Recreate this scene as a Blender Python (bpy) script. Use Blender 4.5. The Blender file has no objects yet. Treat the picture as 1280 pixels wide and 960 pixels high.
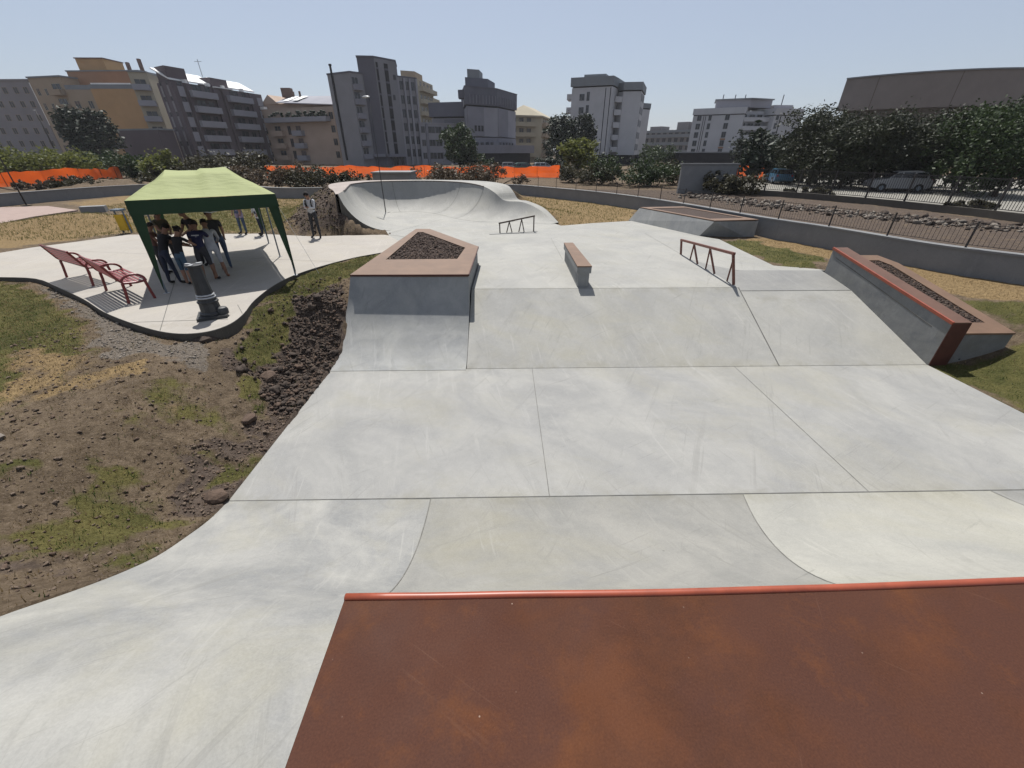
import bpy, bmesh, math, random
import numpy as np
from mathutils import Vector, Matrix
R = math.radians
random.seed(7); rng = np.random.default_rng(7)
scene = bpy.context.scene
COL = scene.collection
# ---------------------------------------------------------------- camera model (used to survey the place)
F = 500.; TH = R(30.2); YAW = 0.019; H = 3.05
def ray(u, v):
    x = (u-640)/F; y = (480-v)/F
    dy = y*math.sin(TH)+math.cos(TH); dz = y*math.cos(TH)-math.sin(TH)
    c, s = math.cos(YAW), math.sin(YAW)
    return (x*c+dy*s, -x*s+dy*c, dz)
def G(u, v, z=0.):
    d = ray(u, v); t = (z-H)/d[2]; return (d[0]*t, d[1]*t)
def AY(u, v, Y):
    d = ray(u, v); t = Y/d[1]; return (d[0]*t, Y, H+d[2]*t)
def AX(u, Y, v=188):
    d = ray(u, v); return d[0]/d[1]*Y
# ---------------------------------------------------------------- helpers
def link(o, parent=None):
    COL.objects.link(o)
    if parent is not None: o.parent = parent
    return o
def tag(o, label=None, cat=None, group=None, kind=None):
    if label: o['label'] = label
    if cat: o['category'] = cat
    if group: o['group'] = group
    if kind: o['kind'] = kind
    return o
def thing(name, loc, label, cat, group=None, rz=0.):
    o = bpy.data.objects.new(name, None); o.empty_display_size = .2
    o.location = loc; o.rotation_euler = (0, 0, rz); link(o)
    return tag(o, label, cat, group)
def copy_tree(o, parent=None):
    c = o.copy(); link(c, parent)
    for ch in list(o.children): copy_tree(ch, c)
    return c
class MB:
    def __init__(s): s.v = []; s.f = []; s.m = []
    def add(s, vs, fs, mi=0):
        b = len(s.v); s.v += [tuple(p) for p in vs]
        s.f += [tuple(b+i for i in f) for f in fs]; s.m += [mi]*len(fs); return s
    def box(s, c, size, rz=0., mi=0, rot=None):
        x, y, z = size[0]/2, size[1]/2, size[2]/2
        vs = [Vector(p) for p in ((-x,-y,-z),(x,-y,-z),(x,y,-z),(-x,y,-z),(-x,-y,z),(x,-y,z),(x,y,z),(-x,y,z))]
        M = rot if rot is not None else Matrix.Rotation(rz, 3, 'Z')
        vs = [M @ p + Vector(c) for p in vs]
        return s.add(vs, [(3,2,1,0),(4,5,6,7),(0,1,5,4),(1,2,6,5),(2,3,7,6),(3,0,4,7)], mi)
    def bx(s, x0, x1, y0, y1, z0, z1, mi=0):
        return s.box(((x0+x1)/2,(y0+y1)/2,(z0+z1)/2),(x1-x0,y1-y0,z1-z0),0,mi)
    def bar(s, a, b, w, h=None, mi=0, up=(0,0,1)):
        a, b = Vector(a), Vector(b); d = b-a; L = d.length
        if L < 1e-6: return s
        d /= L; u = Vector(up)
        if abs(d.dot(u)) > .98: u = Vector((0,1,0))
        x = d.cross(u).normalized(); z = x.cross(d)
        h = h or w
        vs = []
        for p in (a, b):
            for sx, sz in ((-1,-1),(1,-1),(1,1),(-1,1)): vs.append(p + x*sx*w/2 + z*sz*h/2)
        return s.add(vs, [(3,2,1,0),(4,5,6,7),(0,1,5,4),(1,2,6,5),(2,3,7,6),(3,0,4,7)], mi)
    def tube(s, pts, r, n=8, mi=0, cap=True):
        pts = [Vector(p) for p in pts]; rs = r if isinstance(r, (list, tuple)) else [r]*len(pts)
        b = len(s.v); ref = Vector((0,0,1))
        for i, p in enumerate(pts):
            d = (pts[min(i+1,len(pts)-1)]-pts[max(i-1,0)]).normalized()
            rr = ref if abs(d.dot(ref)) < .95 else Vector((1,0,0))
            x = d.cross(rr).normalized(); y = d.cross(x)
            for k in range(n):
                a = 2*math.pi*k/n; s.v.append(tuple(p + (x*math.cos(a)+y*math.sin(a))*rs[i]))
        for i in range(len(pts)-1):
            for k in range(n):
                a, c = b+i*n+k, b+i*n+(k+1) % n
                s.f.append((a, c, c+n, a+n)); s.m.append(mi)
        if cap:
            s.f.append(tuple(b+k for k in range(n))[::-1]); s.m.append(mi)
            s.f.append(tuple(b+(len(pts)-1)*n+k for k in range(n))); s.m.append(mi)
        return s
    def lathe(s, prof, c=(0,0,0), n=24, mi=0):
        b = len(s.v)
        for r, z in prof:
            for k in range(n):
                a = 2*math.pi*k/n; s.v.append((c[0]+r*math.cos(a), c[1]+r*math.sin(a), c[2]+z))
        for i in range(len(prof)-1):
            for k in range(n):
                a, d = b+i*n+k, b+i*n+(k+1) % n
                s.f.append((a, d, d+n, a+n)); s.m.append(mi)
        s.f.append(tuple(b+k for k in range(n))[::-1]); s.m.append(mi)
        s.f.append(tuple(b+(len(prof)-1)*n+k for k in range(n))); s.m.append(mi)
        return s
    def prism(s, poly, z0, z1, mi=0, bottom=True):
        n = len(poly)
        ar = sum(poly[i][0]*poly[(i+1)%n][1]-poly[(i+1)%n][0]*poly[i][1] for i in range(n))
        if ar < 0: poly = poly[::-1]
        zz0 = z0 if isinstance(z0,(list,tuple)) else [z0]*n
        zz1 = z1 if isinstance(z1,(list,tuple)) else [z1]*n
        if ar < 0 and isinstance(z0,(list,tuple)): zz0 = zz0[::-1]
        if ar < 0 and isinstance(z1,(list,tuple)): zz1 = zz1[::-1]
        vs = [(p[0],p[1],zz0[i]) for i,p in enumerate(poly)]+[(p[0],p[1],zz1[i]) for i,p in enumerate(poly)]
        fs = [tuple(n+i for i in range(n))]
        if bottom: fs.append(tuple(range(n))[::-1])
        fs += [(i,(i+1)%n,n+(i+1)%n,n+i) for i in range(n)]
        return s.add(vs, fs, mi)
    def grid(s, rows, mi=0, flip=False):
        n = len(rows[0]); vs = [p for r in rows for p in r]; fs = []
        for i in range(len(rows)-1):
            for k in range(n-1):
                a = i*n+k; f = (a,a+1,a+n+1,a+n); fs.append(f[::-1] if flip else f)
        return s.add(vs, fs, mi)
    def ell(s, c, r, n=12, m=8, mi=0, M=None):
        vs=[];fs=[]
        for i in range(m+1):
            t=math.pi*i/m
            for k in range(n):
                a=2*math.pi*k/n; p=Vector((r[0]*math.sin(t)*math.cos(a), r[1]*math.sin(t)*math.sin(a), r[2]*math.cos(t)))
                if M is not None: p = M@p
                vs.append(p+Vector(c))
        for i in range(m):
            for k in range(n):
                a=i*n+k; b=i*n+(k+1)%n; fs.append((a,a+n,b+n,b))
        return s.add(vs,fs,mi)
    def build(s, name, mats, parent=None, smooth=False, origin=None):
        me = bpy.data.meshes.new(name)
        vs = s.v
        if origin is not None: vs = [(p[0]-origin[0],p[1]-origin[1],p[2]-origin[2]) for p in vs]
        me.from_pydata(vs, [], s.f)
        if not isinstance(mats, (list, tuple)): mats = [mats]
        for m in mats: me.materials.append(m)
        if len(mats) > 1: me.polygons.foreach_set('material_index', s.m)
        if smooth is True: me.polygons.foreach_set('use_smooth', [True]*len(me.polygons))
        elif smooth:
            me.polygons.foreach_set('use_smooth', [True]*len(me.polygons)); 
            try: me.set_sharp_from_angle(angle=R(smooth))
            except Exception: pass
        me.update()
        o = bpy.data.objects.new(name, me); link(o, parent)
        if origin is not None and parent is None: o.location = origin
        return o
def np_mesh(name, V, Fc, mats, parent=None, mi=None, smooth=False):
    me = bpy.data.meshes.new(name); V = np.asarray(V, np.float32); Fc = np.asarray(Fc, np.int32)
    k = Fc.shape[1]
    me.vertices.add(len(V)); me.vertices.foreach_set('co', V.ravel())
    me.loops.add(Fc.size); me.loops.foreach_set('vertex_index', Fc.ravel())
    me.polygons.add(len(Fc)); me.polygons.foreach_set('loop_start', np.arange(0, Fc.size, k, dtype=np.int32))
    me.polygons.foreach_set('loop_total', np.full(len(Fc), k, np.int32))
    if not isinstance(mats, (list, tuple)): mats = [mats]
    for m in mats: me.materials.append(m)
    if mi is not None: me.polygons.foreach_set('material_index', np.asarray(mi, np.int32))
    if smooth: me.polygons.foreach_set('use_smooth', np.ones(len(Fc), bool))
    me.update(calc_edges=True); me.validate()
    o = bpy.data.objects.new(name, me); return link(o, parent)
# ---------------------------------------------------------------- materials
def new_mat(name):
    m = bpy.data.materials.new(name); m.use_nodes = True
    nt = m.node_tree; b = nt.nodes['Principled BSDF']; return m, nt, b
def N(nt, typ, **kw):
    n = nt.nodes.new(typ)
    for k, v in kw.items():
        if k in n.inputs: n.inputs[k].default_value = v
        else: setattr(n, k, v)
    return n
def noise(nt, scale, detail=4, rough=.55, vec=None, dist=0.):
    n = N(nt, 'ShaderNodeTexNoise', Scale=scale, Detail=detail, Roughness=rough, Distortion=dist)
    if vec is None:
        g = nt.nodes.new('ShaderNodeNewGeometry'); vec = g.outputs['Position']
    nt.links.new(vec, n.inputs['Vector']); return n.outputs['Fac']
def stretch(nt, sc, rot=(0,0,0)):
    g = nt.nodes.new('ShaderNodeNewGeometry'); mp = nt.nodes.new('ShaderNodeMapping')
    mp.vector_type = 'TEXTURE'; mp.inputs['Scale'].default_value = tuple(1/q for q in sc); mp.inputs['Rotation'].default_value = rot
    nt.links.new(g.outputs['Position'], mp.inputs['Vector']); return mp.outputs['Vector']
def ramp(nt, fac, p0, p1, c0=(0,0,0,1), c1=(1,1,1,1)):
    r = nt.nodes.new('ShaderNodeValToRGB'); r.color_ramp.elements[0].position = p0; r.color_ramp.elements[1].position = p1
    r.color_ramp.elements[0].color = c0; r.color_ramp.elements[1].color = c1
    nt.links.new(fac, r.inputs['Fac']); return r.outputs['Color']
def mix(nt, fac, a, b, typ='MIX'):
    n = nt.nodes.new('ShaderNodeMixRGB'); n.blend_type = typ
    if isinstance(fac, (int, float)): n.inputs['Fac'].default_value = fac
    else: nt.links.new(fac, n.inputs['Fac'])
    for i, c in ((1, a), (2, b)):
        if isinstance(c, tuple): n.inputs[i].default_value = c if len(c) == 4 else c+(1,)
        else: nt.links.new(c, n.inputs[i])
    return n.outputs['Color']
def bump(nt, b, fac, strength, dist=.02):
    n = N(nt, 'ShaderNodeBump', Strength=strength, Distance=dist)
    nt.links.new(fac, n.inputs['Height']); nt.links.new(n.outputs['Normal'], b.inputs['Normal'])
def simple(name, c, rough=.7, var=.18, scale=3., metal=0., spec=.3, bumps=0., bscale=60., c2=None):
    m, nt, b = new_mat(name)
    c2 = c2 or tuple(max(0, x*(1-var*2)) for x in c)
    f = ramp(nt, noise(nt, scale, 5), .3, .7)
    out = mix(nt, f, c2, c)
    f2 = noise(nt, scale*9, 3)
    out = mix(nt, var*1.2, out, mix(nt, f2, tuple(x*.55 for x in c), tuple(min(1, x*1.35) for x in c)))
    nt.links.new(out, b.inputs['Base Color'])
    b.inputs['Roughness'].default_value = rough; b.inputs['Metallic'].default_value = metal
    b.inputs['Specular IOR Level'].default_value = spec
    if bumps: bump(nt, b, noise(nt, bscale, 4), bumps, .01)
    return m
def concrete(name, base, warm=.25, cloud=.6, rough=.75, stain=.5, scale=.55, con=1.):
    base = (base[0]*.985, base[1]*.972, base[2]*.97)
    m, nt, b = new_mat(name)
    hi = tuple(min(1, x*(1+.16*con)) for x in base); lo = (base[0]*(1-.34*con), base[1]*(1-.315*con), base[2]*(1-.25*con))
    f = ramp(nt, noise(nt, scale, 7, .62, dist=.9), .36, .64)
    out = mix(nt, f, lo, hi); out = mix(nt, cloud, tuple(base), out)
    st = noise(nt, 1., 6, .68, stretch(nt, (1.9, .32, 1.2), (0, 0, .35)), .6)
    out = mix(nt, ramp(nt, st, .48, .66, (0,0,0,1), (stain*.6,)*3+(1,)), out, (base[0]*.70, base[1]*.72, base[2]*.75))
    st2 = noise(nt, 1., 6, .7, stretch(nt, (.5, 2.6, 1.2), (0, 0, -.25)), .5)
    out = mix(nt, ramp(nt, st2, .54, .72, (0,0,0,1), (stain*.45,)*3+(1,)), out, (base[0]*1.2, base[1]*1.2, base[2]*1.2))
    yl = noise(nt, .8, 5, .65, stretch(nt, (.9, .5, 1), (0, 0, 1.1)), .5)
    out = mix(nt, ramp(nt, yl, .5, .68, (0,0,0,1), (warm,)*3+(1,)), out, (base[0]*1.0, base[1]*.96, base[2]*.78))
    wh = noise(nt, 2.6, 7, .75, dist=1.6)
    out = mix(nt, ramp(nt, wh, .54, .68, (0,0,0,1), (.3,)*3+(1,)), out, tuple(min(1, x*1.25) for x in base))
    md = noise(nt, 11, 5, .75, dist=.4)
    out = mix(nt, .17, out, mix(nt, ramp(nt, md, .34, .66), tuple(x*.74 for x in base), tuple(min(1, x*1.22) for x in base)))
    fine = noise(nt, 60, 4, .75)
    out = mix(nt, .16, out, mix(nt, ramp(nt, fine, .32, .68), tuple(x*.45 for x in base), tuple(min(1, x*1.45) for x in base)))
    vo = N(nt, 'ShaderNodeTexVoronoi', Scale=2.3); g = nt.nodes.new('ShaderNodeNewGeometry'); nt.links.new(g.outputs['Position'], vo.inputs['Vector'])
    out = mix(nt, mix(nt, 1., ramp(nt, vo.outputs['Distance'], .018, .04, (.7,)*3+(1,), (0,0,0,1)), ramp(nt, noise(nt, 1.3, 2), .55, .6), 'MULTIPLY'), out, tuple(x*.45 for x in base))
    for sc_, rz_, lo_, w_, tone in (((.22,7,1),1.1,.585,.34,.66), ((.25,9,1),-1.15,.60,.32,.68), ((.3,8,1),1.75,.585,.36,1.25), ((.5,16,1),.5,.61,.4,.6)):   # scuffs, wheel marks and trowel lines
        sk = noise(nt, 1., 4, .8, stretch(nt, sc_, (0, 0, rz_)), .35)
        gk = ramp(nt, noise(nt, .9, 3, .6, stretch(nt, (1,1,1), (0,0,rz_*3))), .44, .60)
        out = mix(nt, mix(nt, 1., ramp(nt, sk, lo_, lo_+.035, (0,0,0,1), (w_,)*3+(1,)), gk, 'MULTIPLY'), out, tuple(min(1, x*tone) for x in base))
    g2 = nt.nodes.new('ShaderNodeNewGeometry'); sx = nt.nodes.new('ShaderNodeSeparateXYZ'); nt.links.new(g2.outputs['Position'], sx.inputs[0])
    for yj in (3.95, 7.73, 10.08):      # grime gathered along the pour joints
        m1 = N(nt, 'ShaderNodeMath', operation='SUBTRACT'); nt.links.new(sx.outputs['Y'], m1.inputs[0]); m1.inputs[1].default_value = yj
        m2 = N(nt, 'ShaderNodeMath', operation='ABSOLUTE'); nt.links.new(m1.outputs[0], m2.inputs[0])
        dj = ramp(nt, m2.outputs[0], .0, .22, (.55,)*3+(1,), (0,0,0,1))
        out = mix(nt, mix(nt, 1., dj, ramp(nt, noise(nt, 2.7, 6, .75), .45, .62), 'MULTIPLY'), out, (base[0]*.72, base[1]*.70, base[2]*.62))
    nt.links.new(out, b.inputs['Base Color'])
    b.inputs['Specular IOR Level'].default_value = .2
    rr = ramp(nt, noise(nt, 1.7, 4), .3, .7, (rough-.08,)*3+(1,), (rough+.1,)*3+(1,))
    nt.links.new(rr, b.inputs['Roughness'])
    bump(nt, b, noise(nt, 30, 7, .75), .22, .006)
    return m
M = {}
M['conc'] = concrete('skate_concrete', (.318,.318,.300), warm=.45, stain=.65, cloud=.75)
M['conc_up'] = concrete('plateau_concrete', (.350,.348,.322), stain=.35, cloud=.5)
M['conc_bank'] = concrete('bank_concrete', (.375,.372,.343), warm=.5)
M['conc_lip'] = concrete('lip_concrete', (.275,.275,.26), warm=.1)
M['conc_qp'] = concrete('ramp_concrete', (.268,.266,.244), warm=.7, stain=.8, scale=.9)
M['conc_bright'] = concrete('bright_concrete', (.345,.343,.308), warm=.45, stain=.35)
M['conc_strip'] = concrete('strip_concrete', (.308,.308,.287), warm=.7, stain=1., cloud=1., scale=.8, con=1.15)
M['conc_box'] = concrete('box_concrete', (.315,.322,.312), warm=.25, scale=1.3, cloud=.8)
M['conc_hubba'] = concrete('hubba_concrete', (.24,.245,.237), warm=.3, scale=1.4, cloud=1., stain=.9)
M['conc_plaza'] = concrete('plaza_concrete', (.395,.37,.33), warm=.3, cloud=.3, stain=.15)
M['conc_wall'] = concrete('wall_concrete', (.25,.255,.255), warm=.1, cloud=.5)
M['conc_pink'] = concrete('pink_concrete', (.36,.315,.285), warm=.2, cloud=.3)
M['kerb'] = concrete('kerb_concrete', (.11,.10,.085), warm=.2)  # darkened so the plaza kerb's shade is in the colour
M['joint'] = simple('joint_dark', (.17,.168,.155), .9, .3, 8)
M['softjoint'] = simple('soft_joint', (.225,.22,.20), .9, .3, 8)
M['cutedge'] = simple('raw_edge', (.16,.15,.13), .95, .3, 9)
M['pave_pink'] = simple('pink_paving', (.36,.27,.235), .85, .1, 2)
M['carpark'] = simple('car_park_paving', (.30,.285,.25), .85, .2, 1.2)
M['asphalt'] = simple('asphalt', (.05,.05,.05), .9, .2, 2)
def rust_plate():
    m, nt, b = new_mat('brown_plate')
    f = ramp(nt, noise(nt, 1.5, 9, .72, dist=.15), .40, .60)
    out = mix(nt, f, (.040,.018,.013), (.083,.031,.015))
    pu = ramp(nt, noise(nt, .8, 4, .6, stretch(nt, (1,1.3,1), (0,0,.6))), .47, .58, (0,0,0,1), (.75,)*3+(1,))
    out = mix(nt, pu, out, (.043,.022,.021))
    og = ramp(nt, noise(nt, 1.9, 8, .75, dist=.1), .54, .70, (0,0,0,1), (.6,)*3+(1,))
    out = mix(nt, og, out, (.125,.046,.016))
    sc = ramp(nt, noise(nt, 3., 5, .75, stretch(nt, (1,5,1), (0,0,.5)), 1.5), .68, .8, (0,0,0,1), (.3,)*3+(1,))
    out = mix(nt, sc, out, (.14,.08,.055))
    vo = N(nt, 'ShaderNodeTexVoronoi', Scale=9.); g = nt.nodes.new('ShaderNodeNewGeometry'); nt.links.new(g.outputs['Position'], vo.inputs['Vector'])
    sp = ramp(nt, vo.outputs['Distance'], .025, .05, (.75,)*3+(1,), (0,0,0,1))
    gate = ramp(nt, noise(nt, 2.1, 2), .52, .6)
    out = mix(nt, mix(nt, 1., sp, gate, 'MULTIPLY'), out, (.42,.33,.27))
    for sc_, rz_ in (((.5,14,1),.35), ((.6,16,1),-.55), ((.5,18,1),1.2)):
        sk = noise(nt, 1., 3, .8, stretch(nt, sc_, (0, 0, rz_)), .2); gk = ramp(nt, noise(nt, 1.4, 2, .5, stretch(nt, (1,1,1), (0,0,rz_*4))), .52, .6)
        out = mix(nt, mix(nt, 1., ramp(nt, sk, .64, .69, (0,0,0,1), (.16,)*3+(1,)), gk, 'MULTIPLY'), out, (.22,.13,.09))
    fine = noise(nt, 90, 3, .7)
    out = mix(nt, .26, out, mix(nt, fine, (.04,.015,.01), (.3,.13,.07)))
    nt.links.new(out, b.inputs['Base Color']); b.inputs['Specular IOR Level'].default_value = .05
    rr = ramp(nt, noise(nt, 2.4, 5), .3, .7, (.6,)*3+(1,), (.85,)*3+(1,)); nt.links.new(rr, b.inputs['Roughness'])
    bump(nt, b, noise(nt, 40, 5, .7), .1, .004)
    return m
M['plate'] = rust_plate()
M['coping'] = simple('red_coping', (.36,.078,.036), .42, .18, 6, spec=.5)
M['rim'] = simple('brown_rim', (.20,.122,.078), .6, .14, 3, spec=.3)
M['rimtop'] = simple('red_brown_top', (.15,.077,.05), .55, .15, 3, spec=.35)
M['rimdark'] = simple('dark_rust', (.1,.035,.025), .6, .2, 4)
M['rail'] = simple('rust_rail', (.2,.065,.042), .5, .25, 14, spec=.45)
M['raildark'] = simple('dark_rail', (.10,.07,.055), .5, .25, 14, spec=.45)
M['mulch'] = simple('bark_mulch', (.075,.05,.04), .95, .4, 22, bumps=1., bscale=45)
M['benchred'] = simple('red_bench_paint', (.25,.04,.036), .4, .12, 8, spec=.5)
M['iron'] = simple('cast_iron', (.045,.047,.05), .5, .2, 10, spec=.45, bumps=.15)
M['palemetal'] = simple('galvanised', (.55,.56,.57), .4, .1, 12, metal=.3, spec=.5)
M['white'] = simple('white_paint', (.78,.78,.76), .5, .06, 4)
M['fencemetal'] = simple('fence_metal', (.055,.048,.045), .6, .2, 10)
M['yellow'] = simple('yellow_bin', (.72,.45,.03), .5, .1, 6)
M['blue_grey'] = simple('grey_lid', (.2,.24,.28), .5, .1, 6)
def canopy_mat(name, c, t):
    m, nt, b = new_mat(name)
    f = noise(nt, 6., 4); out = mix(nt, f, tuple(x*.85 for x in c), c)
    nt.links.new(out, b.inputs['Base Color']); b.inputs['Roughness'].default_value = .75; b.inputs['Specular IOR Level'].default_value = .2
    tr = N(nt, 'ShaderNodeBsdfTranslucent'); nt.links.new(out, tr.inputs['Color'])
    ms = N(nt, 'ShaderNodeMixShader'); ms.inputs[0].default_value = t
    nt.links.new(b.outputs[0], ms.inputs[1]); nt.links.new(tr.outputs[0], ms.inputs[2])
    nt.links.new(ms.outputs[0], nt.nodes['Material Output'].inputs['Surface'])
    bump(nt, b, noise(nt, 1., 3, .5, stretch(nt, (2.5,7,2.5), (0,0,.55))), .55, .06)
    return m
M['canopy'] = canopy_mat('green_canopy', (.34,.375,.17), .03)
M['curtain'] = canopy_mat('shaded_green_curtain', (.035,.075,.04), .12)  # backlit shade of the same fabric put into a darker green
def mesh_net(name, c, alpha):
    m, nt, b = new_mat(name)
    f = noise(nt, 1.2, 4); out = mix(nt, f, tuple(x*.75 for x in c), c)
    nt.links.new(out, b.inputs['Base Color']); b.inputs['Roughness'].default_value = .7
    tr = N(nt, 'ShaderNodeBsdfTranslucent'); nt.links.new(out, tr.inputs['Color'])
    m1 = N(nt, 'ShaderNodeMixShader'); m1.inputs[0].default_value = .45
    nt.links.new(b.outputs[0], m1.inputs[1]); nt.links.new(tr.outputs[0], m1.inputs[2])
    tp = N(nt, 'ShaderNodeBsdfTransparent'); m2 = N(nt, 'ShaderNodeMixShader'); m2.inputs[0].default_value = alpha
    nt.links.new(tp.outputs[0], m2.inputs[1]); nt.links.new(m1.outputs[0], m2.inputs[2])
    nt.links.new(m2.outputs[0], nt.nodes['Material Output'].inputs['Surface'])
    return m
M['orange'] = mesh_net('orange_net', (1., .16, .02), .88)
def leaf(name, dark, light, scale=1.3, trans=.3):
    m, nt, b = new_mat(name)
    f = ramp(nt, noise(nt, scale, 3), .36, .66); out = mix(nt, f, dark, light)
    f2 = noise(nt, scale*11, 2); out = mix(nt, .45, out, mix(nt, ramp(nt, f2, .35, .65), tuple(x*.5 for x in dark), tuple(min(1, x*1.35) for x in light)))
    nt.links.new(out, b.inputs['Base Color']); b.inputs['Roughness'].default_value = .6; b.inputs['Specular IOR Level'].default_value = .25
    tr = N(nt, 'ShaderNodeBsdfTranslucent'); nt.links.new(out, tr.inputs['Color'])
    ms = N(nt, 'ShaderNodeMixShader'); ms.inputs[0].default_value = trans
    nt.links.new(b.outputs[0], ms.inputs[1]); nt.links.new(tr.outputs[0], ms.inputs[2])
    nt.links.new(ms.outputs[0], nt.nodes['Material Output'].inputs['Surface']); return m
M['leaf_dark'] = leaf('dark_leaf', (.009,.016,.010), (.028,.044,.019), 1.1, .12)
M['leaf_mid'] = leaf('mid_leaf', (.018,.034,.012), (.055,.085,.026), 1.3, .22)
M['leaf_olive'] = leaf('olive_leaf', (.012,.018,.010), (.055,.063,.030), .9, .18)
M['leaf_light'] = leaf('light_leaf', (.07,.09,.02), (.20,.21,.055), 1.4, .45)
M['leaf_brown'] = leaf('dry_leaf', (.05,.036,.022), (.15,.105,.06), 1.2, .2)
M['leaf_browngreen'] = leaf('dry_green_leaf', (.022,.024,.013), (.085,.075,.035), 1.2, .2)
M['bark'] = simple('bark', (.075,.055,.042), .95, .35, 5, bumps=.6, bscale=20)
M['grass'] = leaf('grass_blade', (.10,.11,.03), (.25,.22,.08), 1.6, .3)
M['straw'] = leaf('straw_blade', (.17,.115,.055), (.34,.25,.13), 1.6, .3)
M['weed'] = leaf('green_weed', (.04,.08,.018), (.11,.15,.042), 3., .3)
M['clod'] = simple('soil_clod', (.085,.064,.052), .95, .4, 6, bumps=.8, bscale=35)
M['clodbrown'] = simple('brown_clod', (.135,.092,.068), .95, .35, 6, bumps=.8, bscale=35)
M['clodtan'] = simple('tan_clod', (.185,.138,.102), .95, .3, 6, bumps=.8, bscale=35)
M['stone'] = simple('pale_stone', (.26,.225,.19), .9, .3, 5, bumps=.5, bscale=20)
# ---------------------------------------------------------------- terrain
LOW = -1.05; XL = -3.77; XR = 9.37; YA = 3.95; YB = 7.73; YC = 10.08
_py = np.array([-6,.0,.45,.9,1.3,1.76,2.1,2.5,2.88,3.56,3.95,4.4,9]); _pz = np.array([.57,.57,.56,.52,.37,.08,-.2,-.50,-.74,-.99,-1.05,-1.05,-1.05])
_yy = np.linspace(-6, 9, 1501); _zz = np.interp(_yy, _py, _pz); _k = np.hanning(61); _k /= _k.sum()
_zz = np.convolve(np.pad(_zz, 30, mode='edge'), _k, 'valid')
def strip_z(y): return np.interp(y, _yy, _zz)
BOXH = .52; BR = 1.87
_by = np.linspace(7.3, 9.6, 461); _bz = np.interp(_by, [7.3,7.66,7.95,8.4,8.84,9.15,9.37,9.58,9.6], [-1.05,-1.05,-1.0,-.83,-.57,-.28,.05,.49,.52]); _bk = np.hanning(61); _bk /= _bk.sum(); _bz = np.convolve(np.pad(_bz, 30, mode='edge'), _bk, 'valid'); _bz = np.where(_by > 9.45, np.interp(_by, [9.45, 9.58, 9.6], [_bz[np.searchsorted(_by, 9.45)], .49, .51]), _bz)
def boxqp(y):
    return np.interp(y, _by, _bz)
def vnoise(x, y, s, seed=0):
    x = np.asarray(x, float)*s+1000.3; y = np.asarray(y, float)*s+1000.7
    r = np.random.default_rng(seed).random((256, 256)); xi = np.floor(x).astype(int); yi = np.floor(y).astype(int)
    fx = x-xi; fy = y-yi; fx = fx*fx*(3-2*fx); fy = fy*fy*(3-2*fy)
    a = r[xi % 256, yi % 256]; b = r[(xi+1) % 256, yi % 256]; c = r[xi % 256, (yi+1) % 256]; d = r[(xi+1) % 256, (yi+1) % 256]
    return (a*(1-fx)+b*fx)*(1-fy)+(c*(1-fx)+d*fx)*fy-.5
def sd(poly, X, Y):
    X = np.asarray(X, float); Y = np.asarray(Y, float); D = np.full(X.shape, 1e9); ins = np.zeros(X.shape, bool); n = len(poly)
    for i in range(n):
        ax, ay = poly[i][:2]; bx_, by_ = poly[(i+1) % n][:2]
        ex, ey = bx_-ax, by_-ay; L = ex*ex+ey*ey+1e-12
        t = np.clip(((X-ax)*ex+(Y-ay)*ey)/L, 0, 1)
        D = np.minimum(D, np.hypot(X-ax-t*ex, Y-ay-t*ey))
        c = ((ay > Y) != (by_ > Y)) & (X < (bx_-ax)*(Y-ay)/(by_-ay+1e-12)+ax); ins ^= c
    return np.where(ins, D, -D)
def sst(x): x = np.clip(x, 0, 1); return x*x*(3-2*x)
def crom(pts, n):
    P = np.array(pts, float); P = np.vstack([2*P[0]-P[1], P, 2*P[-1]-P[-2]]); out = []
    for i in range(1, len(P)-2):
        for t in np.linspace(0, 1, n, endpoint=False):
            out.append(.5*((2*P[i])+(-P[i-1]+P[i+1])*t+(2*P[i-1]-5*P[i]+4*P[i+1]-P[i+2])*t*t+(-P[i-1]+3*P[i]-3*P[i+1]+P[i+2])*t**3))
    out.append(P[-2]); return np.array(out)
PLAZA_F = [(-14.4,11.5),(-13.0,11.3),(-11.5,10.4),(-10.03,9.45),(-8.79,8.55),(-7.65,7.87),(-6.76,7.43),(-6.2,7.3),(-5.8,7.42),(-5.62,7.8),(-5.68,8.4),(-5.93,9.32),(-6.08,10.6),(-5.97,11.6),(-5.6,12.6),(-5.0,13.65),(-4.3,14.4),(-3.4,15.3)]
PLAZA_F = [tuple(p) for p in crom(PLAZA_F, 4)]
PLAZA_B = [(-5.0,17.95),(-6.05,17.85),(-7.9,17.55),(-10.6,18.25),(-13.2,18.15),(-15.9,18.1),(-16.6,16.7),(-17.3,15.5),(-17.6,14.2)]
PLAZA = PLAZA_F+PLAZA_B
# bowl lip / outer edge: X, Y, height
LIP = [(-6.92,18.55,1.5),(-7.3,20.5,1.5),(-7.9,22.8,1.5),(-8.25,24.7,1.5),(-7.5,26.5,1.5),(-5.2,27.2,1.5),(-3.3,26.5,1.5),(-2.0,25.1,1.5),(-1.05,23.7,1.42),(-.5,23.05,1.2),(.05,22.85,.82),(.95,22.75,.76),(1.75,22.1,.5),(2.55,20.75,.03)]
OUT = [(-7.0,18.5,1.5),(-7.75,20.3,1.5),(-8.75,22.4,1.5),(-9.45,24.9,1.5),(-8.6,27.3,1.5),(-5.3,28.2,1.5),(-2.6,27.6,1.5),(-.9,26.4,1.5),(.15,24.5,1.45),(.5,23.75,1.2),(.8,23.4,.82),(1.3,23.15,.76),(2.1,22.35,.5),(2.68,20.85,.03)]
LIPS = crom(LIP, 5); OUTS = crom(OUT, 5)
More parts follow.
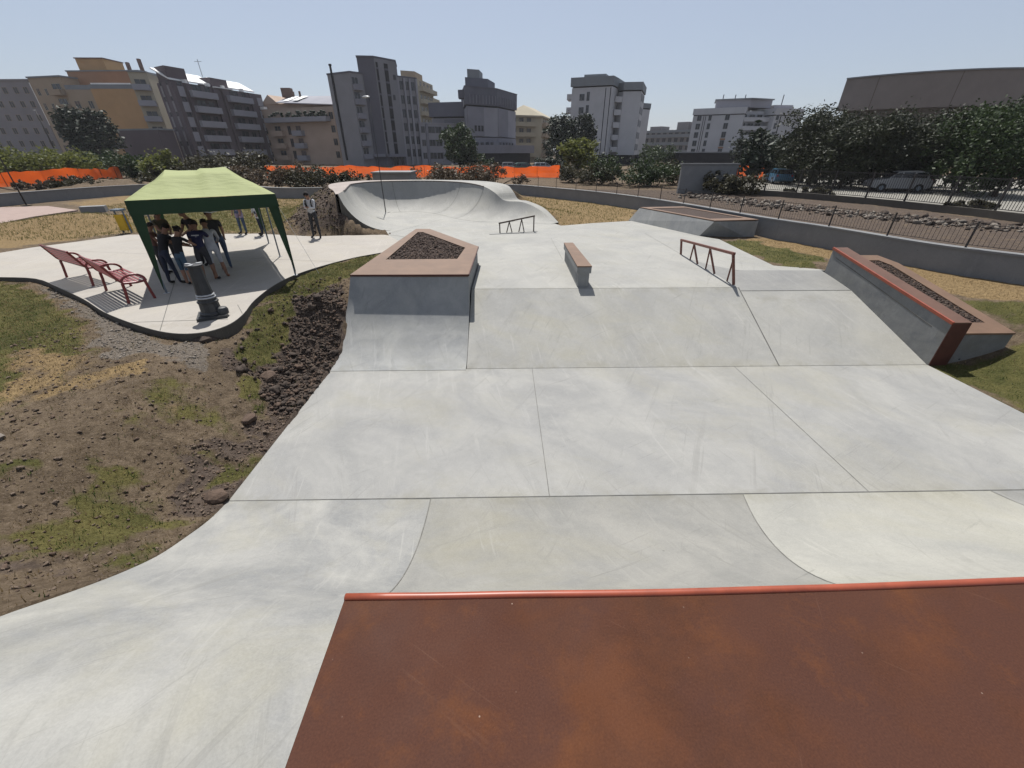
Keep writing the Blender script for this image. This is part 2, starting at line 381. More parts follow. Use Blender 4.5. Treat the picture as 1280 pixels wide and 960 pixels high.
BOWLPOLY = [tuple(p[:2]) for p in OUTS]+[(2.3,20),(0,19),(-3,18.3),(-5.0,17.9),(-6.0,17.9)]
FLATPOLY = [(XL,-6),(XR,-6),(XR,YB),(9.45,11.75),(8.31,12.35),(8.63,16.62),(8.12,17.33),(6.45,21.57),(4.32,20.83),(2.63,19.9),(0,21),(-3,21),(-5,18),(-3.4,15.3),(-3.3,16.0),(-3.66,9.6),(XL,YB)]
def ground_h(x, y):
    x = np.asarray(x, float); y = np.asarray(y, float)
    eL = np.where(y < YA, strip_z(y), np.where(y < YB, LOW, np.minimum(boxqp(np.minimum(y, YB+1.5))+.0, -.12)))
    eL = np.where(y > 9.23, np.interp(y, [9.23, 11.2], [-.46, -.06]), eL)
    pl = np.where(y < 11, -.14, np.interp(y, [11, 12.5], [-.14, -.05]))
    eR = np.interp(y, [-9, 7.7, 11.6, 12.5], [LOW, LOW, -.08, -.03])
    tL = sst((XL-x)/2.3); tR = sst((x-9.6)/3.2)
    far = np.full(x.shape, -.03)
    left = eL*(1-tL)+pl*tL; right = eR*(1-tR)+far*tR
    wn = sst((y-12.)/1.); left = left*(1-wn)+far*wn; right = right*(1-wn)+far*wn
    h = np.where(x < XL, left, np.where(x > 9.4, right, np.where(y < YB, LOW, np.where(y < YC+2, LOW+(y-YB)/(YC-YB)*1.05, -.03))))
    h = np.minimum(h, np.where((x >= XL) & (x <= 9.4), .0, 9.))
    wn2 = sst((y-12.6)/.4); h = h*(1-wn2)+far*wn2
    # bank of earth round the outside of the bowl
    op = [tuple(p[:2]) for p in OUTS]+[(-3,22)]
    d = -sd(op, x, y); 
    D = np.full(x.shape, 1e9); Z = np.zeros(x.shape)
    for p in OUTS:
        dd = np.hypot(x-p[0], y-p[1]); Z = np.where(dd < D, p[2], Z); D = np.minimum(D, dd)
    md = (Z-.10)*np.clip(1-(D-.1)/3.0, 0, 1)**1.25*(1+.25*vnoise(x, y, 1.1, 5)); md = np.where((d > -.05) & (Z > .1), md, 0)
    md *= np.clip((y-17.75-np.clip((-6.6-x)*.12, -.2, .5))/1.25, 0, 1)**.8
    h = np.where(md > .002, np.maximum(h, md), h)
    rough = np.where((x < XL) & (y < 12) | (y > 12), 1, .5)
    amp = .035*rough
    h = h+amp*vnoise(x, y, 1.7, 1)+amp*.7*vnoise(x, y, 5, 2)+amp*.5*vnoise(x, y, 11, 3)
    near = (x < XL+.1) & (x > -16) & (y < 12.6) & (y > -2) | (y > 17.5) & (y < 28) & (x < -5) & (x > -13)
    def bil(sc, k): return 1-2*np.abs(vnoise(x, y, sc, k))*2
    heap = sst(.5+sd(ZG[4][4], x, y)/.6)*(y < 13)+ (md > .05)*.5; strip = sst(.5+sd(ZG[5][4], x, y)/.8)*.35
    rgh = np.clip(heap+strip+.12, 0, 1)
    h = h+np.where(near, rgh*(.09*(.45-np.abs(vnoise(x, y, 3.1, 31))*2)+.055*(.45-np.abs(vnoise(x, y, 7.3, 32))*2)+.03*vnoise(x, y, 14., 33)), 0)
    dip = (x > 6) & (x < 9.5) & (y > YB) & (y < 12); h = np.where(dip, h-.35, h)
    # tipped soil heap, low mounds
    h = h+.26*np.exp(-(((x+4.6)/.6)**2+((y-9.3)/1.0)**2))*(x < XL)+.5*np.exp(-(((x+20.5)/2.6)**2+((y-21.)/1.6)**2))
    h = h+.9*np.exp(-(((x+36)/4)**2+((y-42.)/3.)**2))
    # nothing may stand above the slabs
    a = sd(FLATPOLY, x, y); h = np.where(a > .0, h-np.minimum(a*2.2, .8)-.02, h)
    p = sd(PLAZA, x, y); h = np.where(p > 0, h-np.minimum(p*2, .3)-.02, h)
    bw = sd(BOWLPOLY, x, y); h = np.where(bw > .08, np.minimum(h, 1.6-bw*8), h); h = np.where(bw > .35, -.3, h)
    return h
def px(pts, z=0.): return [G(u, v, z) for u, v in pts]
gz = -.25
ZG = [  # green, dry, soil, gravel, polygon, softness
 (.68,.62,0,0, px([(-160,350),(0,352),(50,360),(84,388),(114,412),(122,445),(100,474),(0,535),(-160,600)],-.14), .5),
 (.1,.05,.1,.95, px([(40,352),(80,364),(130,394),(200,419),(262,424),(255,440),(235,452),(170,442),(122,452),(112,412),(80,385)],-.12), .35),
 (.1,.62,0,0, px([(135,462),(88,492),(62,506),(110,500),(160,484),(170,465)],gz), .22),
 (.2,.5,0,0, px([(20,450),(120,455),(60,500),(0,530)],gz), .3),
 (0,0,1.,0, px([(437,352),(400,362),(350,388),(305,425),(282,455),(325,482),(392,498),(416,466),(436,420)],-.4), .28),
 (0,.05,.95,0, px([(416,466),(384,510),(294,615),(262,648),(150,716),(80,740),(0,768),(-80,780),(0,735),(120,684),(200,616),(262,540),(325,482)],-.8), .3),
 (.95,.1,0,0, px([(286,407),(316,380),(345,357),(400,335),(470,317),(478,324),(440,348),(380,372),(330,412),(302,432)],-.08), .22),
 (.58,.25,.1,0, px([(100,600),(160,590),(250,640),(200,668),(150,690),(60,705),(0,722),(-30,700),(70,650)],-.5), .3),
 (.52,.3,0,0, px([(95,560),(165,552),(155,580),(85,588)],gz), .2),
 (.55,.25,0,0, px([(-40,585),(30,588),(42,606),(-40,620)],gz), .2),
 (.7,.1,0,0, px([(290,474),(322,468),(332,490),(300,496)],-.6), .15),
 (.6,.1,.2,0, px([(250,562),(330,540),(322,580),(262,600)],-.8), .25),
 (.5,.3,0,0, px([(150,500),(210,480),(300,500),(200,530),(140,535)],-.4), .35),
 (.55,.6,0,0, px([(60,300),(160,291),(240,290),(400,292),(405,250),(300,246),(190,241),(130,246),(100,256),(150,262),(190,270)],0), 1.),
 (.25,.75,0,0, px([(-60,318),(60,304),(150,288),(170,275),(120,266),(40,275),(-60,285)],0), 1.),
 (.12,.34,.7,0, [(-6.2,17.9),(-8.8,17.9),(-9.6,19.5),(-10.5,23),(-10.2,27),(-8.6,27.2),(-9.2,24),(-8,21),(-7,18.6)], .5),
 (.3,.8,0,0, [(.5,24.5),(2.6,21),(2.7,20.2),(4.3,20.9),(6.4,21.7),(8.2,26),(6.1,30),(3.7,33),(-1,36),(-2,29)], .8),
 (.85,.25,0,0, [(8.7,16.6),(9.8,16.6),(10.2,15.5),(10.6,13.4),(9.6,12.),(8.4,12.4)], .35),
 (.1,1.,0,0, [(9.8,16.6),(10.7,17.2),(12.,14.6),(12.7,12.2),(13.8,10.4),(14.4,8.4),(12.4,8.6),(11.2,11),(10.6,13.4)], .5),
 (.75,.35,.1,0, [(9.4,7.6),(9.4,2),(11,2),(13,5),(13,8.6),(11.4,9.6),(11.2,7.6)], .5),
 (.1,.1,.55,.2, [(10,18.2),(11.2,17.8),(12.4,14.8),(13.2,12.),(14.6,10.4),(26,10),(26,20),(25,27),(22,34),(17,40),(5,42),(4,35),(7,30),(9,25)], .4),
 (.3,.55,.2,0, [(-6,29),(-6,35),(-30,37),(-31,30),(-20,26),(-12,29)], 1.5),
]
def zones(x, y):
    W = np.zeros(x.shape+(4,)); near = (np.abs(x) < 40) & (np.abs(y) < 45)
    x, y = x+np.where(near, .55*vnoise(x, y, 1.3, 7)+.35*vnoise(x, y, 4.1, 8), 0), y+np.where(near, .55*vnoise(x, y, 1.3, 9)+.35*vnoise(x, y, 4.1, 10), 0)
    for g, d, s, v, poly, soft in ZG:
        k = sst(.5+sd(poly, x, y)/(2*soft))
        for i, a in enumerate((g, d, s, v)): W[..., i] = W[..., i]*(1-k)+a*k
    return W
def axis(parts):
    out = []
    for a, b, st in parts: out += list(np.arange(a, b, st))
    return np.array(out)
GX = axis([(-1600,-200,100),(-200,-60,10),(-60,-20,1.),(-20,-14,.25),(-14,-9.5,.09),(-9.5,-3.4,.045),(-3.4,8.8,.35),(8.8,15,.12),(15,32,.5),(32,80,4),(80,240,10),(240,1601,100)])
GY = axis([(-1500,-100,100),(-100,-8,8),(-8,.2,.4),(.2,12.2,.05),(12.2,30,.16),(30,48,.5),(48,100,4),(100,260,10),(260,1701,100)])
XX, YY = np.meshgrid(GX, GY, indexing='ij')
ZZ = ground_h(XX, YY)
nx, ny = XX.shape
ids = np.arange(nx*ny).reshape(nx, ny)
Fq = np.stack([ids[:-1,:-1].ravel(), ids[1:,:-1].ravel(), ids[1:,1:].ravel(), ids[:-1,1:].ravel()], 1)
def ground_mat():
    m, nt, b = new_mat('ground')
    at = N(nt, 'ShaderNodeAttribute', attribute_name='zone'); sep = nt.nodes.new('ShaderNodeSeparateColor'); nt.links.new(at.outputs['Color'], sep.inputs[0])
    base = mix(nt, ramp(nt, noise(nt, .9, 6, .65), .32, .7), (.145,.110,.074), (.25,.19,.13))
    base = mix(nt, ramp(nt, noise(nt, 7, 6, .7), .35, .75), mix(nt, 1., base, (.42,.40,.38), 'MULTIPLY'), base)
    base = mix(nt, ramp(nt, noise(nt, 38, 4, .7), .5, .7, (0,0,0,1), (.45,)*3+(1,)), base, (.27,.21,.16))
    def layer(col, out, c, ns, lo=.42, hi=.62, w=1.):
        a = nt.nodes.new('ShaderNodeMath'); a.operation = 'MULTIPLY_ADD'; nt.links.new(noise(nt, ns, 5, .7), a.inputs[0]); a.inputs[1].default_value = .9
        nt.links.new(sep.outputs[col] if col < 3 else at.outputs['Alpha'], a.inputs[2])
        f = ramp(nt, a.outputs[0], lo+.42, hi+.42); return mix(nt, f, out, c)
    soil = mix(nt, ramp(nt, noise(nt, 11, 6, .7), .35, .7), (.06,.046,.038), (.14,.107,.085))
    grav = mix(nt, ramp(nt, noise(nt, 28, 5, .75), .35, .68), (.085,.072,.06), (.235,.20,.165))
    dry = mix(nt, ramp(nt, noise(nt, 16, 5, .75), .35, .7), (.14,.095,.048), (.33,.235,.12))
    grn = mix(nt, ramp(nt, noise(nt, 1.3, 4, .6), .35, .7), (.085,.088,.03), (.185,.162,.062))
    grn = mix(nt, ramp(nt, noise(nt, 30, 5, .75), .38, .68), mix(nt, 1., grn, (.5,.5,.45), 'MULTIPLY'), grn)
    out = layer(2, base, soil, 3.); out = layer(3, out, grav, 4.); out = layer(1, out, dry, 2.2); out = layer(0, out, grn, 2.6)
    nt.links.new(out, b.inputs['Base Color']); b.inputs['Roughness'].default_value = .95; b.inputs['Specular IOR Level'].default_value = .1
    bump(nt, b, noise(nt, 14, 8, .75), .9, .05)
    return m
gnd = np_mesh('ground', np.stack([XX.ravel(), YY.ravel(), ZZ.ravel()], 1), Fq, ground_mat(), smooth=True)
tag(gnd, kind='structure')
W = zones(XX, YY).reshape(-1, 4)
at = gnd.data.attributes.new('zone', 'FLOAT_COLOR', 'POINT'); at.data.foreach_set('color', W.astype(np.float32).ravel())
# ---------------------------------------------------------------- scattered ground cover
def scatter_pts(n, x0, x1, y0, y1, wf, seed):
    r = np.random.default_rng(seed); x = r.uniform(x0, x1, n); y = r.uniform(y0, y1, n)
    ok = (sd(FLATPOLY, x, y) < -.03) & (sd(PLAZA, x, y) < -.03) & (sd(BOWLPOLY, x, y) < -.05)
    ok &= ~((x > 9.3) & (x < 11.0) & (y > 7.7) & (y < 11.7)) & ~((x > 6.2) & (x < 10.4) & (y > 17.2) & (y < 23))
    x, y = x[ok], y[ok]; w = wf(zones(x, y)); k = r.random(len(x)) < w; x, y = x[k], y[k]
    return x, y, ground_h(x, y), r
def blades(name, pts, hmin, hmax, wid, mats, nb=3, spread=.03):
    V = []; Fc = []; Mi = []
    for x, y, z, r in pts:
        n = len(x)
        for k in range(nb):
            a = r.uniform(0, 6.283, n); hh = r.uniform(hmin, hmax, n); ln = r.uniform(.1, .9, n)*hh; w = wid*r.uniform(.6, 1.3, n)
            ox = x+r.normal(0, spread, n); oy = y+r.normal(0, spread, n); ca, sa = np.cos(a), np.sin(a); a2 = r.uniform(0, 6.283, n)
            p0 = np.stack([ox-sa*w, oy+ca*w, z-.015], 1); p1 = np.stack([ox+sa*w, oy-ca*w, z-.015], 1); p2 = np.stack([ox+np.cos(a2)*ln, oy+np.sin(a2)*ln, z+hh], 1)
            b = sum(len(q) for q in V); V.append(np.stack([p0, p1, p2], 1).reshape(-1, 3)); Fc.append(b+np.arange(n*3).reshape(-1, 3))
    return np_mesh(name, np.vstack(V), np.vstack(Fc), mats)
g1 = scatter_pts(90000, -15, -3.8, 1, 14, lambda w: np.clip(w[:, 0]-.3, 0, 1)*.75+.012, 11)
g2 = scatter_pts(16000, 8.4, 14, 3, 17, lambda w: np.clip(w[:, 0]-.3, 0, 1)*.9, 12)
tag(blades('grass', [g1, g2], .018, .06, .006, M['weed'], 3, .025), kind='stuff')
g3 = scatter_pts(110000, -15, -3.8, 1, 14, lambda w: np.clip(w[:, 1]*.6+w[:, 0]*.7-w[:, 2]*.22+.30, 0, 1)*.55, 13)
g4 = scatter_pts(26000, 8.4, 14.5, 3, 18, lambda w: np.clip(w[:, 1]*.8+.05, 0, 1)*.7, 14)
tag(blades('dry_grass', [g3, g4], .015, .05, .005, M['straw'], 2, .04), kind='stuff')
g5 = scatter_pts(75000, -26, -5, 17, 38, lambda w: np.clip(w[:, 0]+w[:, 1]*.4, 0, 1)*.6, 15)
g6 = scatter_pts(16000, -2, 11, 19, 36, lambda w: np.clip(w[:, 0]+w[:, 1], 0, 1)*.6, 16)
tag(blades('meadow_grass', [g5, g6], .03, .11, .013, M['grass'], 2, .06), kind='stuff')
_b = bmesh.new(); bmesh.ops.create_icosphere(_b, subdivisions=1, radius=1.); ICO_V = np.array([v.co[:] for v in _b.verts]); ICO_F = np.array([[v.index for v in f.verts] for f in _b.faces]); _b.free()
_b = bmesh.new(); bmesh.ops.create_icosphere(_b, subdivisions=2, radius=1.); ICO_V2 = np.array([v.co[:] for v in _b.verts]); ICO_F2 = np.array([[v.index for v in f.verts] for f in _b.faces]); _b.free()
def clods(name, x, y, z, r, sizes, mats, mi=None, sink=.2, fine=False):
    ICO_V, ICO_F = (ICO_V2, ICO_F2) if fine else (globals()['ICO_V'], globals()['ICO_F'])
    n = len(x); nv = len(ICO_V)
    q = r.normal(size=(n, 3, 3)); Q = np.linalg.qr(q)[0]
    sc = sizes[:, None]*r.uniform(.75, 1.25, (n, 3)); sc[:, 2] *= .85
    base = ICO_V[None]*(1+r.normal(0, .34, (n, nv, 1)))+r.normal(0, .12, (n, nv, 3))
    P = np.einsum('nij,nvj->nvi', Q, base)*sc[:, None, :]
    P = P+np.stack([x, y, z+sizes*(.5-sink)], 1)[:, None, :]
    Fc = (ICO_F[None]+(np.arange(n)*nv)[:, None, None]).reshape(-1, 3)
    m = None if mi is None else np.repeat(mi, len(ICO_F))
    return np_mesh(name, P.reshape(-1, 3), Fc, mats, mi=m)
x, y, z, r = scatter_pts(90000, -9.5, -3.8, 1, 11.5, lambda w: np.clip(w[:, 2]-.2, 0, 1)**1.4*.7+.045*(w[:, 3] < .4), 21)
sz = np.exp(r.normal(-4.6, .5, len(x))); big = (sd(ZG[4][4], x, y) > .05); sz = np.where(big, sz*1.55, sz); sz = np.clip(sz, .004, np.where(big, .085, .026))
tag(clods('soil_clods', x, y, z, r, sz, [M['clod'], M['clodbrown'], M['clodtan']], np.where(big, (r.random(len(x)) < .3).astype(int), 1+(r.random(len(x)) < .65).astype(int)), fine=True), kind='stuff')
x, y, z, r = scatter_pts(16000, -13, -5.5, 6, 11, lambda w: np.clip(w[:, 3]-.3, 0, 1)*.9, 22)
tag(clods('gravel', x, y, z, r, np.clip(np.exp(r.normal(-4.4, .4, len(x))), .006, .04), M['stone']), kind='stuff')
x, y, z, r = scatter_pts(9000, -11, -5.2, 17.8, 27, lambda w: np.clip(w[:, 2], 0, 1)*.6, 23)
tag(clods('mound_clods', x, y, z, r, np.clip(np.exp(r.normal(-3.7, .5, len(x))), .012, .08), [M['clod'], M['clodbrown']], (r.random(len(x)) < .45).astype(int)), kind='stuff')
def rock(loc, s, label, m, group=None, seed=0, flat=1.):
    r = np.random.default_rng(seed); bm = bmesh.new(); bmesh.ops.create_icosphere(bm, subdivisions=2, radius=1.)
    vs = [(v.co*(1+r.normal(0, .09))) for v in bm.verts]
    vs = [(v.x*s*1.25, v.y*s*.9, max(v.z, -.5)*s*.75*flat) for v in vs]; fs = [[v.index for v in f.verts] for f in bm.faces]; bm.free()
    b = MB(); b.add(vs, fs); o = b.build('rock', m); o.location = (loc[0], loc[1], float(ground_h(np.array([loc[0]]), np.array([loc[1]]))[0])+s*.3*flat)
    o.rotation_euler = (0, 0, seed*1.3); return tag(o, label, 'rock', group)
for i, (u, v, zz_, s, lab, mk) in enumerate([
   (256,423,-.14,.17,'dark clod of earth against the kerb below the iron column','clod'),
   (338,477,-.85,.15,'rounded brown earth clod lowest in the dark tipped soil heap','clodbrown'),
   (262,606,-.75,.13,'brown earth lump halfway down the dirt slope beside the concrete edge','clodbrown'),
   (310,520,-.8,.11,'flat brown slab of earth on the slope beside the lower concrete floor','clodbrown'),
   (8,562,-.3,.08,'pale round stone at the far left of the bare dirt','stone'),]):
    p = G(u, v, zz_); rock(p, s, lab, M[mk], None, i+3)
# rubble beyond the fence
r = np.random.default_rng(31); n = 1100; t = r.random(n); xa = 15+9*t+r.normal(0, .9, n); ya = 35-17*t+r.normal(0, .9, n); xa -= 1.2*np.sin(t*3.1)
tag(clods('rubble', xa, ya, np.zeros(n)-.03, r, np.clip(np.exp(r.normal(-2.75, .5, n)), .03, .2), [M['stone'], M['clod']], (r.random(n) < .55).astype(int)), kind='stuff')
# ---------------------------------------------------------------- paved surroundings
def sheet(name, poly, z, mat, skirt=.0):
    b = MB(); b.prism(poly, z-max(skirt, .02), z); o = b.build(name, mat); return tag(o, kind='structure')
sheet('pink_paving', px([(-80,290),(0,279),(40,271),(97,262.5),(60,257.5),(0,259),(-80,263)], .03), .03, M['pave_pink'], .1)
sheet('car_park', [(17.5,41),(20.5,36.6),(23.0,33.2),(24.9,28.7),(25.9,24.2),(26.5,19.6),(26.6,12),(34,10),(62,24),(64,62),(26,62)], .03, M['carpark'], .1)
# ---------------------------------------------------------------- plaza and skatepark slabs
b = MB(); b.prism(PLAZA, -.3, 0., 0)
f_ = PLAZA_F
for i in range(len(f_)-1):   # kerb face: rough concrete, shade painted into its colour, standing 3 mm proud
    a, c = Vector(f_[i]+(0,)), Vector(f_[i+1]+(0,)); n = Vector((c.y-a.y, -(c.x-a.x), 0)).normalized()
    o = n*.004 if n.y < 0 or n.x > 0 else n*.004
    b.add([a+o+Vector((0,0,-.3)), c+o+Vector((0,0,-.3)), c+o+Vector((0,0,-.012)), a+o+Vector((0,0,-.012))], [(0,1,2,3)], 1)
def flat_line(b, p, q, w, z, mi):
    p, q = Vector(p), Vector(q); d = (q-p).normalized(); n = Vector((-d.y, d.x))*w/2
    b.add([(p.x-n.x,p.y-n.y,z),(q.x-n.x,q.y-n.y,z),(q.x+n.x,q.y+n.y,z),(p.x+n.x,p.y+n.y,z)], [(0,1,2,3)], mi)
flat_line(b, G(200,413.5), G(222,340), .012, .004, 2); flat_line(b, G(166,403), G(285,399), .012, .004, 2)
flat_line(b, G(297,381), G(303,392), .012, .004, 2); flat_line(b, G(222,340), G(340,320), .010, .004, 2)
flat_line(b, (-16.9,15.2), (-5.4,13.1), .01, .004, 2)
tag(b.build('plaza', [M['conc_plaza'], M['kerb'], M['joint']]), kind='structure')

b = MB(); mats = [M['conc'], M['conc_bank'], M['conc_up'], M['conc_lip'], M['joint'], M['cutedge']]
def quad(ps, mi): b.add(ps, [(0,1,2,3)], mi)
J1a, J1b = .585, .59; J2 = 5.045; J3 = 6.05
# lower flat (three pours)
for x0, x1 in ((XL, J1a), (J1a, J2), (J2, XR)): quad([(x0,YA,LOW),(x1,YA,LOW),(x1,YB,LOW),(x0,YB,LOW)], 0)
def bank_z(y): return LOW+(y-YB)/(YC-YB)*1.05
quad([(-.84,YB,LOW),(J3,YB,LOW),(J3,YC,0),(-.84,YC,0)], 1)
b.add([(-.84,YB,LOW),(-.84,YC,0),(-.84,YC,-1.3),(-.84,YB,-1.3)], [(0,1,2,3)], 1)
b.add([(J3,YB,LOW),(J3,YB,-1.3),(J3,YC,-1.3),(J3,YC,0)], [(0,1,2,3)], 1)
# right bank with its dipped lip
YD = 10.45; ZD = -.20
quad([(J3+.02,YB,LOW),(XR,YB,LOW),(XR,YD,ZD),(J3+.02,YD,ZD)], 2)
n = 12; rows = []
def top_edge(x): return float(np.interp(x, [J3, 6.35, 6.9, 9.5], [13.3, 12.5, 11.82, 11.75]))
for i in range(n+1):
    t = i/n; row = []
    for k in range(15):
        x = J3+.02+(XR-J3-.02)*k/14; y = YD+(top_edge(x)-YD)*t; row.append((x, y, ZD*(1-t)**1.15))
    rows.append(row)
b.grid(rows, 3)  # lip's own pour tone, darker to carry shade its slight tilt lacks
# upper plateau
up = [(-.84,YC),(J3,YC),(J3+.01,13.3),(6.35,12.5),(6.9,11.82),(9.5,11.75),(9.4,11.9),(8.31,12.35),(8.45,14.5),(8.63,16.62),(8.12,17.33),(6.45,21.57),(4.32,20.83),(2.7,20.1),(2.0,22.2),(.5,23.4),(-1,24),(-2,25.2),(-5.2,27),(-7.6,26),(-8,24),(-7.2,21),(-6.85,18.5),(-5.0,17.95),(-3.4,15.3),(-3.3,16.05),(-.79,12.78)]
b.prism(up, -.3, 0, 2, bottom=False)
# cut edges of the slabs
b.add([(XL,YA,LOW),(XL,YB,LOW),(XL,YB,LOW-.3),(XL,YA,LOW-.3)], [(0,1,2,3)], 5)
b.add([(XR,YA,LOW),(XR,YA,LOW-.3),(XR,YB,LOW-.3),(XR,YB,LOW)], [(0,1,2,3)], 5)
# joints
z = LOW+.004
flat_line(b, (J1b,YA), (J1a,YB), .009, z, 4); flat_line(b, (J2,YA), (J2,YB), .009, z, 4)
flat_line(b, (XL,YB-.01), (XR,YB-.01), .010, z+.001, 4); flat_line(b, (XL,YA+.012), (XR,YA+.012), .013, z+.001, 4)
flat_line(b, (-.84,YC+.014), (J3,YC+.014), .013, .004, 4)
def sl(x0, x1, y0, z0, y1, z1): b.add([(x0,y0,z0),(x1,y0,z0),(x1,y1,z1),(x0,y1,z1)], [(0,1,2,3)], 4)
sl(J3-.012, J3+.012, YB, LOW+.005, YC, .005); sl(J3+.02, XR, YD-.01, ZD+.004, YD+.01, ZD+.006)
flat_line(b, (-5.0,17.97), (-3.0,16.6), .02, .004, 4); flat_line(b, (-5.0,18.0), (-3.2,22.3), .012, .004, 4)
flat_line(b, (J3,13.3), (J3,18.), .010, .004, 4); flat_line(b, (1.9,13.3), (1.9,17.), .008, .004, 4)
tag(b.build('skatepark_floor', mats), kind='structure')

# ---------------------------------------------------------------- near quarter pipe with the brown deck
DECK = .6; XD = -1.03
COP = [G(u, v, DECK) for u, v in ((440,744),(540,743),(640,741),(750,740),(860,738),(960,735),(1060,732),(1170,728),(1290,723))]
cx = np.array([p[0] for p in COP]); cy = np.array([p[1] for p in COP])
cx = np.append(cx, [4.5, 6, 9.37]); cy = np.append(cy, [cy[-1]+.03, cy[-1]+.06, cy[-1]+.1])
def lipy(x): return float(np.interp(x, cx, cy))
qp = thing('quarter_pipe', (0, 1.0, LOW), 'grey concrete quarter pipe with brown steel deck and red coping nearest the viewer', 'skate ramp')
OQ = (0, 1.0, LOW)
hQ = DECK-LOW
def qpz(y, ly):
    run = YA-ly; Rr = (run*run+hQ*hQ)/(2*hQ); d = min(max(YA-y, 0), run); return LOW+Rr-math.sqrt(max(Rr*Rr-d*d, 0))
b = MB(); nT = 22
def xb(x0, x1, t): return x0+(x1-x0)*(1-(1-t)**1.35)
cols = [(XD, XD), (3.27, 2.86), (6.76, 7.6), (XR, XR)]
for c in range(3):
    rows = []
    for i in range(nT+1):
        t = i/nT; row = []
        xa = xb(*cols[c], t); xz = xb(*cols[c+1], t)
        for k in range(13):
            x = xa+(xz-xa)*k/12; ly = lipy(x)-.0; y = YA+(ly-YA)*t; row.append((x, y, qpz(y, ly)))
        rows.append(row)
    b.grid(rows, (0, 1, 2)[c], flip=True)
for c in (1, 2):
    for i in range(nT):
        ps = []
        for t, s in ((i/nT,-1),(i/nT,1),((i+1)/nT,1),((i+1)/nT,-1)):
            x = xb(*cols[c], t); ly = lipy(x); y = YA+(ly-YA)*t; ps.append((x+s*.005, y, qpz(y, ly)+.006))
        b.add(ps, [(0,1,2,3)], 3)
b.build('transition', [M['conc_qp'], M['conc_bright'], M['conc_lip'], M['softjoint']], qp, smooth=40, origin=OQ)
b = MB(); rows = []
pts = [(XD+ (9.37-XD)*k/40) for k in range(41)]
top = [(x, lipy(x)-.035) for x in pts]
b.prism(top+[(9.37,-2.6),(XD,-2.6)], DECK-.012, DECK, 0)
b.build('deck', M['plate'], qp, origin=OQ)
b = MB(); b.tube([(XD-.0, lipy(XD)-.012, DECK-.006)]+[(x, lipy(x)-.012, DECK-.006+.0012*math.sin(x*5)) for x in pts[1:]], .026, 12, 0)
b.build('coping', M['coping'], qp, smooth=True, origin=OQ)
b = MB(); prof = [(YA-(YA-lipy(XD))*i/20) for i in range(21)]
vs = [(XD, y, qpz(y, lipy(XD))-.002) for y in prof]+[(XD,-2.6,DECK-.014),(XD,-2.6,LOW-.3),(XD,YA,LOW-.3)]
b.add(vs, [tuple(range(len(vs)))])
b.build('side_wall', M['conc_strip'], qp, origin=OQ)

# roll-in strip to the left of it
b = MB(); ys = list(np.linspace(YA, .0, 44))+[-1.,-3.]; rows = []
for y in ys:
    row = []
    for k in range(15):
        x = XL+(XD-.012-XL)*k/14; w = .0
        q_ = k/14; zr = min(float(strip_z(y)), qpz(y, lipy(XD))) if y > lipy(XD) else float(strip_z(y)); row.append((x, y, float(strip_z(y))*(1-q_**2)+(zr-.004)*q_**2))
    rows.append(row)
b.grid(rows, 0, flip=True)
for i in range(len(ys)-1):
    b.add([(XL,ys[i],float(strip_z(ys[i]))),(XL,ys[i+1],float(strip_z(ys[i+1]))),(XL,ys[i+1],float(strip_z(ys[i+1]))-.4),(XL,ys[i],float(strip_z(ys[i]))-.4)], [(0,1,2,3)], 1)
for i in range(30):
    y_a, y_b = ys[i], ys[i+1]
    if y_b < lipy(XD)+.2: break
    z_a, z_b = [max(qpz(y_, lipy(XD)), rows[j][-1][2])+.006 for y_, j in ((y_a, i), (y_b, i+1))]
    b.add([(XD-.008,y_a,z_a),(XD+.001,y_a,z_a),(XD+.001,y_b,z_b),(XD-.008,y_b,z_b)], [(0,1,2,3)], 2)
tag(b.build('roll_in_slope', [M['conc_strip'], M['cutedge'], M['softjoint']], smooth=50), 'pale grey concrete roll-in slope left of the brown deck', 'skate ramp')

# ---------------------------------------------------------------- planter box with quarter pipe front
BX = [(-3.66,9.58),(-.86,9.56),(-.80,12.78),(-2.8,16.04),(-3.32,16.05)]
pb = thing('planter_box', (-2.2, 12, 0), 'five-sided concrete planter with a curved ramp front, brown rim and dark mulch', 'planter ledge'); OB = (-2.2,12,0)
b = MB(); rows = []
for i in range(19):
    y = 7.66+(9.585-7.66)*i/18; zz_ = float(boxqp(y))+.003
    rows.append([(XL+.0+(XL*0+ -.855-XL)*k/6 if i < 15 else (XL+(i-14)/4*(.11))+(-.858-XL-(i-14)/4*.11)*k/6, y, min(zz_, BOXH-.03)) for k in range(7)])
b.grid(rows, 0)
for side in (0, -1):
    pr = [r_[side] for r_ in rows]; vs = list(pr)+[(pr[-1][0], pr[-1][1], LOW-.4), (pr[0][0], pr[0][1], LOW-.4)]
    b.add(vs, [tuple(range(len(vs))) if side else tuple(range(len(vs)))[::-1]], 0)
b.build('ramp_front', M['conc_box'], pb, smooth=40, origin=OB)
b = MB(); b.prism([(-3.64,9.60),(-.88,9.60),(-.83,12.77),(-2.81,16.0),(-3.31,16.0)], -.3, BOXH-.06); b.build('wall', M['conc_box'], pb, origin=OB)
inn = [(-3.2,11.1),(-1.28,11.15),(-1.18,12.6),(-2.93,15.35),(-3.12,15.35)]
def ring(b, outer, inner, z0, z1, mi=0):
    n = len(outer)
    for i in range(n):
        j = (i+1) % n; b.prism([outer[i], outer[j], inner[j], inner[i]], z0 if not callable(z0) else [z0(*p) for p in (outer[i],outer[j],inner[j],inner[i])], z1 if not callable(z1) else [z1(*p) for p in (outer[i],outer[j],inner[j],inner[i])], mi)
b = MB(); ring(b, BX, inn, BOXH-.06, BOXH); b.build('rim', M['rim'], pb, origin=OB)
